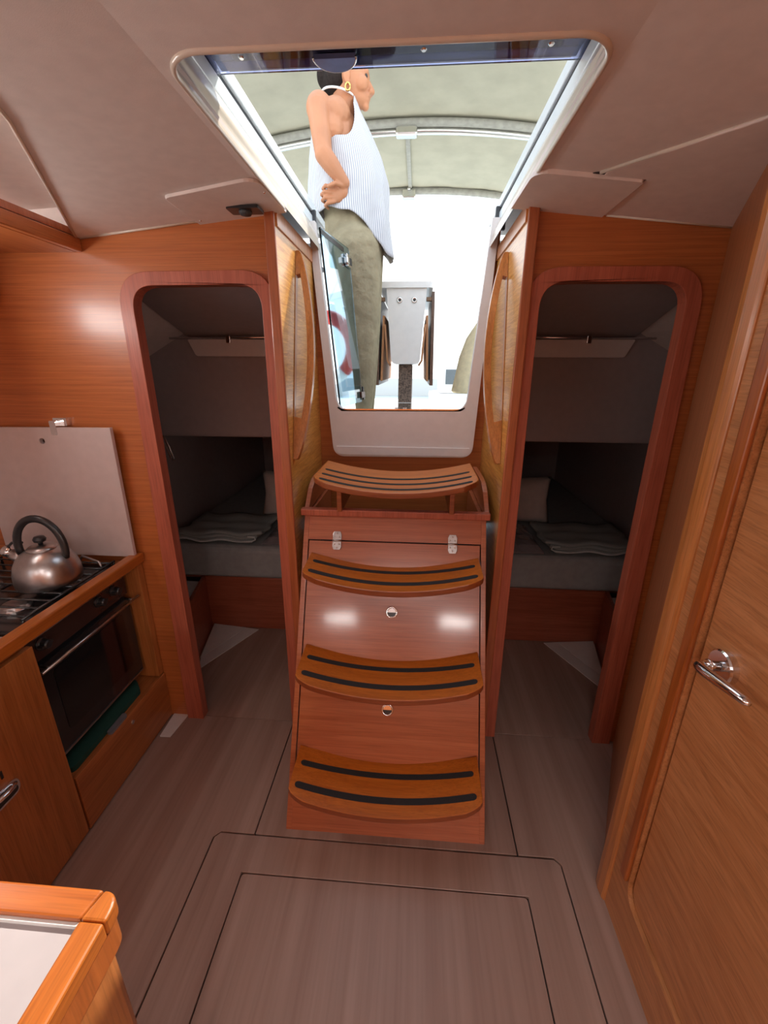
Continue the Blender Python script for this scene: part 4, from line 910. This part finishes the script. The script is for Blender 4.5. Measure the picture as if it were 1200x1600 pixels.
# moored boat and quay far astern
mb = thing('moored_boat', (1.6, 17.0, -0.9), 'small pale moored motorboat far astern', 'boat')
bm = bmesh.new()
loft(bm, [[(1.6 + hw_ * sx_, 17 + dy, z) for sx_, dy in ((-1, -0.2), (-0.9, 2.5), (0, 4.5), (0.9, 2.5), (1, -0.2))] for z, hw_ in ((-0.9, 0.75), (-0.3, 1.0), (0.6, 1.1))], True); bmesh.ops.holes_fill(bm, edges=bm.edges[:])
obj('hull', bm, 'white_gelcoat', mb); cabn = obj('cabin', box((0.95, 17.3, 0.6), (2.25, 19.5, 1.75)), 'white_gelcoat', mb, bevel=0.08)
obj('cabin_window', box((1.15, 17.28, 0.95), (2.05, 17.31, 1.50)), 'far_window', cabn, bevel=0.02)
obj('mast', tube([(2.1, 18, 1.7), (2.1, 18, 3.6)], 0.03, 8), 'stainless', mb, smooth=True)
qy = obj('ground_quay', box((-60, 40, -1.0), (60, 44, 0.7)), 'quay_stone'); struct(qy, 'pale quay across the water')
# backstay
bs = tag(obj('backstay', tube([(-1.55, 5.1, 1.167), (-0.20, 5.1, 3.65)], 0.008, 8), 'stainless', None, smooth=True), 'thin wire backstay rising from the stern quarter', 'wire')

# ================================================================== PERSON standing in the cockpit
def capsule(bm, a, b, ra, rb, seg=16, flat=None):
    """tapered capsule with round ends"""
    a, b = Vector(a), Vector(b); d = b - a; L = d.length; d.normalize(); pts = []; rad = []
    for i in range(5): t = pi / 2 * (1 - i / 4); pts.append(a - d * ra * sin(t)); rad.append(max(1e-4, ra * cos(t)))
    for i in range(1, 5): t = pi / 2 * i / 4; 
    for i in range(5): t = pi / 2 * i / 4; pts.append(b + d * rb * sin(t)); rad.append(max(1e-4, rb * cos(t)))
    addtube(bm, pts, rad, seg)
def ell(bm, c, r, rot=None):
    m = Matrix.Translation(Vector(c)) @ (rot.to_4x4() if rot else Matrix.Identity(4)) @ Matrix.Diagonal((*r, 1))
    bmesh.ops.create_uvsphere(bm, u_segments=24, v_segments=16, radius=1.0, matrix=m)
def fuse(name, bm, voxel, mat, parent, smooth_it=4):
    me = bpy.data.meshes.new('tmp'); bmesh.ops.recalc_face_normals(bm, faces=bm.faces[:]); bm.to_mesh(me); bm.free()
    o = bpy.data.objects.new('tmp', me); COL.objects.link(o)
    r = o.modifiers.new('r', 'REMESH'); r.mode = 'VOXEL'; r.voxel_size = voxel
    s = o.modifiers.new('s', 'SMOOTH'); s.factor = 0.5; s.iterations = smooth_it
    dg = bpy.context.evaluated_depsgraph_get(); m2 = bpy.data.meshes.new_from_object(o.evaluated_get(dg), depsgraph=dg)
    bpy.data.objects.remove(o); bpy.data.meshes.remove(me)
    b2 = bmesh.new(); b2.from_mesh(m2); bpy.data.meshes.remove(m2)
    return obj(name, b2, mat, parent, smooth=True)
FZ = 1.186
per = thing('person', (-0.29, 2.42, FZ), 'person in striped sleeveless shirt and khaki trousers, hand on hip', 'person')
bm = bmesh.new()
# head: skull, face, jaw, nose, brow, lips, ear (faces +X, seen from below)
ell(bm, (-0.355, 2.44, 2.775), (0.093, 0.074, 0.095)); ell(bm, (-0.325, 2.44, 2.735), (0.078, 0.064, 0.095))
ell(bm, (-0.300, 2.44, 2.680), (0.050, 0.046, 0.040)); capsule(bm, (-0.272, 2.44, 2.655), (-0.268, 2.44, 2.650), 0.020, 0.018)
capsule(bm, (-0.252, 2.44, 2.735), (-0.236, 2.44, 2.703), 0.010, 0.013); capsule(bm, (-0.243, 2.428, 2.698), (-0.243, 2.452, 2.698), 0.010, 0.010)
capsule(bm, (-0.262, 2.415, 2.765), (-0.262, 2.465, 2.765), 0.014, 0.014)
capsule(bm, (-0.256, 2.425, 2.684), (-0.256, 2.455, 2.684), 0.011, 0.011); capsule(bm, (-0.259, 2.428, 2.670), (-0.259, 2.452, 2.670), 0.010, 0.010)
ell(bm, (-0.280, 2.395, 2.715), (0.030, 0.022, 0.03)); ell(bm, (-0.280, 2.485, 2.715), (0.030, 0.022, 0.03))
for s in (-1, 1): ell(bm, (-0.342, 2.44 + s * 0.071, 2.735), (0.017, 0.008, 0.031)); ell(bm, (-0.336, 2.44 + s * 0.071, 2.708), (0.009, 0.007, 0.011))
capsule(bm, (-0.355, 2.44, 2.72), (-0.385, 2.44, 2.60), 0.056, 0.064)
# trunk and shoulders
capsule(bm, (-0.390, 2.33, 2.570), (-0.385, 2.53, 2.570), 0.068, 0.068); ell(bm, (-0.375, 2.43, 2.46), (0.105, 0.155, 0.17)); ell(bm, (-0.35, 2.43, 2.28), (0.12, 0.145, 0.18)); ell(bm, (-0.33, 2.43, 2.12), (0.125, 0.155, 0.14))
# right arm (towards us): shoulder, elbow, wrist
SH, EL, WR = Vector((-0.458, 2.285, 2.580)), Vector((-0.425, 2.205, 2.380)), Vector((-0.342, 2.235, 2.285))
ell(bm, SH + Vector((0.004, 0.01, 0.0)), (0.058, 0.055, 0.062)); capsule(bm, SH, EL, 0.050, 0.038); capsule(bm, EL, EL + (WR - EL) * 0.35, 0.039, 0.037); capsule(bm, EL + (WR - EL) * 0.35, WR, 0.037, 0.025)
capsule(bm, (-0.42, 2.34, 2.58), (-0.40, 2.30, 2.50), 0.06, 0.055)
# hand: back of the hand turned to us, fingers curled towards the small of the back
ell(bm, WR + Vector((-0.010, 0.004, -0.026)), (0.026, 0.016, 0.034)); ell(bm, WR + Vector((-0.030, 0.004, -0.040)), (0.028, 0.016, 0.034))
for i, (dz, l1, l2) in enumerate(((-0.014, 0.036, 0.030), (-0.034, 0.042, 0.034), (-0.053, 0.040, 0.032), (-0.071, 0.030, 0.026))):
    k0 = WR + Vector((-0.046, -0.002, dz * 0.9 - 0.006)); k1 = k0 + Vector((-l1, -0.010, (dz + 0.04) * 0.25)); k2 = k1 + Vector((-l2 * 0.55, 0.022, -0.004)); k3 = k2 + Vector((l2 * 0.35, 0.022, -0.004))
    capsule(bm, k0, k1, 0.0090, 0.0086, 10); capsule(bm, k1, k2, 0.0086, 0.0078, 10); capsule(bm, k2, k3, 0.0078, 0.0068, 10)
t0 = WR + Vector((-0.004, -0.010, -0.014)); t1 = t0 + Vector((-0.030, -0.020, 0.004)); t2 = t1 + Vector((-0.030, -0.006, -0.012))
capsule(bm, t0, t1, 0.012, 0.0100, 10); capsule(bm, t1, t2, 0.0100, 0.0080, 10)
# left arm, forward of the body
capsule(bm, (-0.40, 2.585, 2.575), (-0.36, 2.63, 2.35), 0.048, 0.037); capsule(bm, (-0.36, 2.63, 2.35), (-0.26, 2.58, 2.20), 0.037, 0.024); ell(bm, (-0.235, 2.57, 2.165), (0.03, 0.018, 0.045))
for i in range(4): capsule(bm, (-0.22 + 0.0, 2.555 + i * 0.017, 2.135), (-0.205, 2.555 + i * 0.017, 2.075), 0.009, 0.0075, 10)
capsule(bm, (-0.235, 2.55, 2.17), (-0.20, 2.535, 2.125), 0.011, 0.009, 10)
# legs and feet
for y in (2.355, 2.485):
    capsule(bm, (-0.315, y, 2.08), (-0.285, y, 1.71), 0.085, 0.052); capsule(bm, (-0.285, y, 1.71), (-0.280, y, 1.27), 0.050, 0.034); capsule(bm, (-0.285, y, FZ + 0.045), (-0.165, y, FZ + 0.028), 0.034, 0.024)
    capsule(bm, (-0.280, y, 1.30), (-0.29, y, FZ + 0.05), 0.034, 0.034)
body = fuse('body', bm, 0.0036, 'skin', per, 2)
# hair drawn back into a knot
bm = bmesh.new()
ell(bm, (-0.372, 2.44, 2.787), (0.088, 0.080, 0.096)); ell(bm, (-0.395, 2.44, 2.745), (0.068, 0.074, 0.075)); ell(bm, (-0.455, 2.44, 2.765), (0.034, 0.042, 0.048)); capsule(bm, (-0.44, 2.44, 2.72), (-0.425, 2.44, 2.675), 0.030, 0.010)
for y in (-0.03, 0.0, 0.03): capsule(bm, (-0.415, 2.44 + y, 2.70), (-0.405, 2.44 + y, 2.668), 0.018, 0.006)
fuse('hair', bm, 0.006, 'hair_dark', body, 2)
obj('earring', tube([(-0.337 + 0.011 * cos(t), 2.364, 2.688 + 0.014 * sin(t)) for t in [2 * pi * i / 14 for i in range(15)]], 0.0042, 8), 'gold', per, smooth=True)
for s in (-1, 1): obj('eye', lathe([(0, 0.004), (0.006, 0.003), (0.009, 0)], (-0.258, 2.44 + s * 0.032, 2.745), (1, s * 0.5, 0), 12), 'black_plastic', body, smooth=True)
# shirt: halter cut with deep armholes and curved tail
SEC = [(2.00, -0.325, 0.200, 0.185), (2.10, -0.335, 0.197, 0.190), (2.22, -0.345, 0.193, 0.188), (2.34, -0.350, 0.190, 0.182), (2.44, -0.362, 0.172, 0.175), (2.52, -0.375, 0.145, 0.165), (2.58, -0.385, 0.122, 0.140), (2.63, -0.390, 0.098, 0.105), (2.67, -0.388, 0.083, 0.080), (2.70, -0.388, 0.076, 0.072)]
def sec_at(z):
    for p, q in zip(SEC, SEC[1:]):
        if z <= q[0] or q is SEC[-1]:
            t = (z - p[0]) / (q[0] - p[0]); t = max(0, min(1.0, t)); return [p[i] + (q[i] - p[i]) * t for i in (1, 2, 3)]
def smst(a, b, x): t = max(0, min(1, (x - a) / (b - a))); return t * t * (3 - 2 * t)
bm = bmesh.new(); NA, NZ = 96, 34; uvl = bm.loops.layers.uv.new('UVMap'); G = []
for i in range(NA + 1):
    ph = 2 * pi * i / NA; deg = math.degrees(ph)
    ds = min(abs(deg - 270), abs(deg - 90))          # distance from the side seam
    fr_ = cos(ph)
    top = 2.470 + 0.210 * smst(10, 72, ds); hem = (2.185 - 0.165 * smst(4, 70, ds)) if fr_ > 0 else (2.185 + 0.02 * smst(0, 25, ds) - 0.035 * smst(25, 80, ds))
    col_ = []
    for j in range(NZ + 1):
        z = hem + (top - hem) * j / NZ; c, rx, ry = sec_at(z)
        fold = 1 + 0.030 * sin(ph * 6 + z * 11) * smst(2.55, 2.25, z) + 0.018 * sin(ph * 13 - z * 16) * smst(2.5, 2.2, z)
        col_.append((c + rx * fold * cos(ph), 2.43 + ry * fold * sin(ph), z, i / NA, j / NZ))
    G.append(col_)
Vv = [[bm.verts.new(p[:3]) for p in c] for c in G[:NA]]; Vv.append(Vv[0])
for i in range(NA):
    for j in range(NZ):
        fc = bm.faces.new([Vv[i][j], Vv[i + 1][j], Vv[i + 1][j + 1], Vv[i][j + 1]])
        for lp, (a_, b_) in zip(fc.loops, ((i, j), (i + 1, j), (i + 1, j + 1), (i, j + 1))): lp[uvl].uv = (a_ / NA, b_ / NZ)
shirt = obj('shirt', bm, 'striped_cloth', per, smooth=True)
md = shirt.modifiers.new('solid', 'SOLIDIFY'); md.thickness = 0.003; md.offset = 0
obj('collar', tube([(-0.388 + 0.078 * cos(2 * pi * k / 28), 2.43 + 0.074 * sin(2 * pi * k / 28), 2.683 - 0.012 * cos(2 * pi * k / 28)) for k in range(29)], 0.0045, 8), 'buoy_white', shirt, smooth=True)
# trousers
bm = bmesh.new()
ell(bm, (-0.335, 2.43, 2.14), (0.150, 0.165, 0.15)); ell(bm, (-0.345, 2.43, 2.23), (0.130, 0.155, 0.10))
for y in (2.36, 2.485):
    capsule(bm, (-0.312, y, 2.06), (-0.292, y, 1.86), 0.130, 0.100); capsule(bm, (-0.292, y, 1.86), (-0.282, y, 1.70), 0.100, 0.082); capsule(bm, (-0.282, y, 1.70), (-0.279, y, 1.45), 0.082, 0.060); capsule(bm, (-0.279, y, 1.45), (-0.279, y, 1.255), 0.060, 0.042)
tr_ = fuse('trousers', bm, 0.006, 'trouser_khaki', per, 3)
for y in (2.355, 2.485):
    b_ = bmesh.new(); capsule(b_, (-0.292, y, FZ + 0.036), (-0.165, y, FZ + 0.030), 0.040, 0.034); 
    for v in b_.verts: v.co.z = max(v.co.z, FZ + 0.001)
    obj('shoe', b_, 'leather_brown', per, smooth=True)
per.location = (-0.3075, 2.565, 1.1672); per.scale = (1.06, 1.06, 1.06)
ct.location = (CX * 1.05, 3.2 * 1.05, 1.1675); ct.scale = (1.05, 1.05, 1.05)
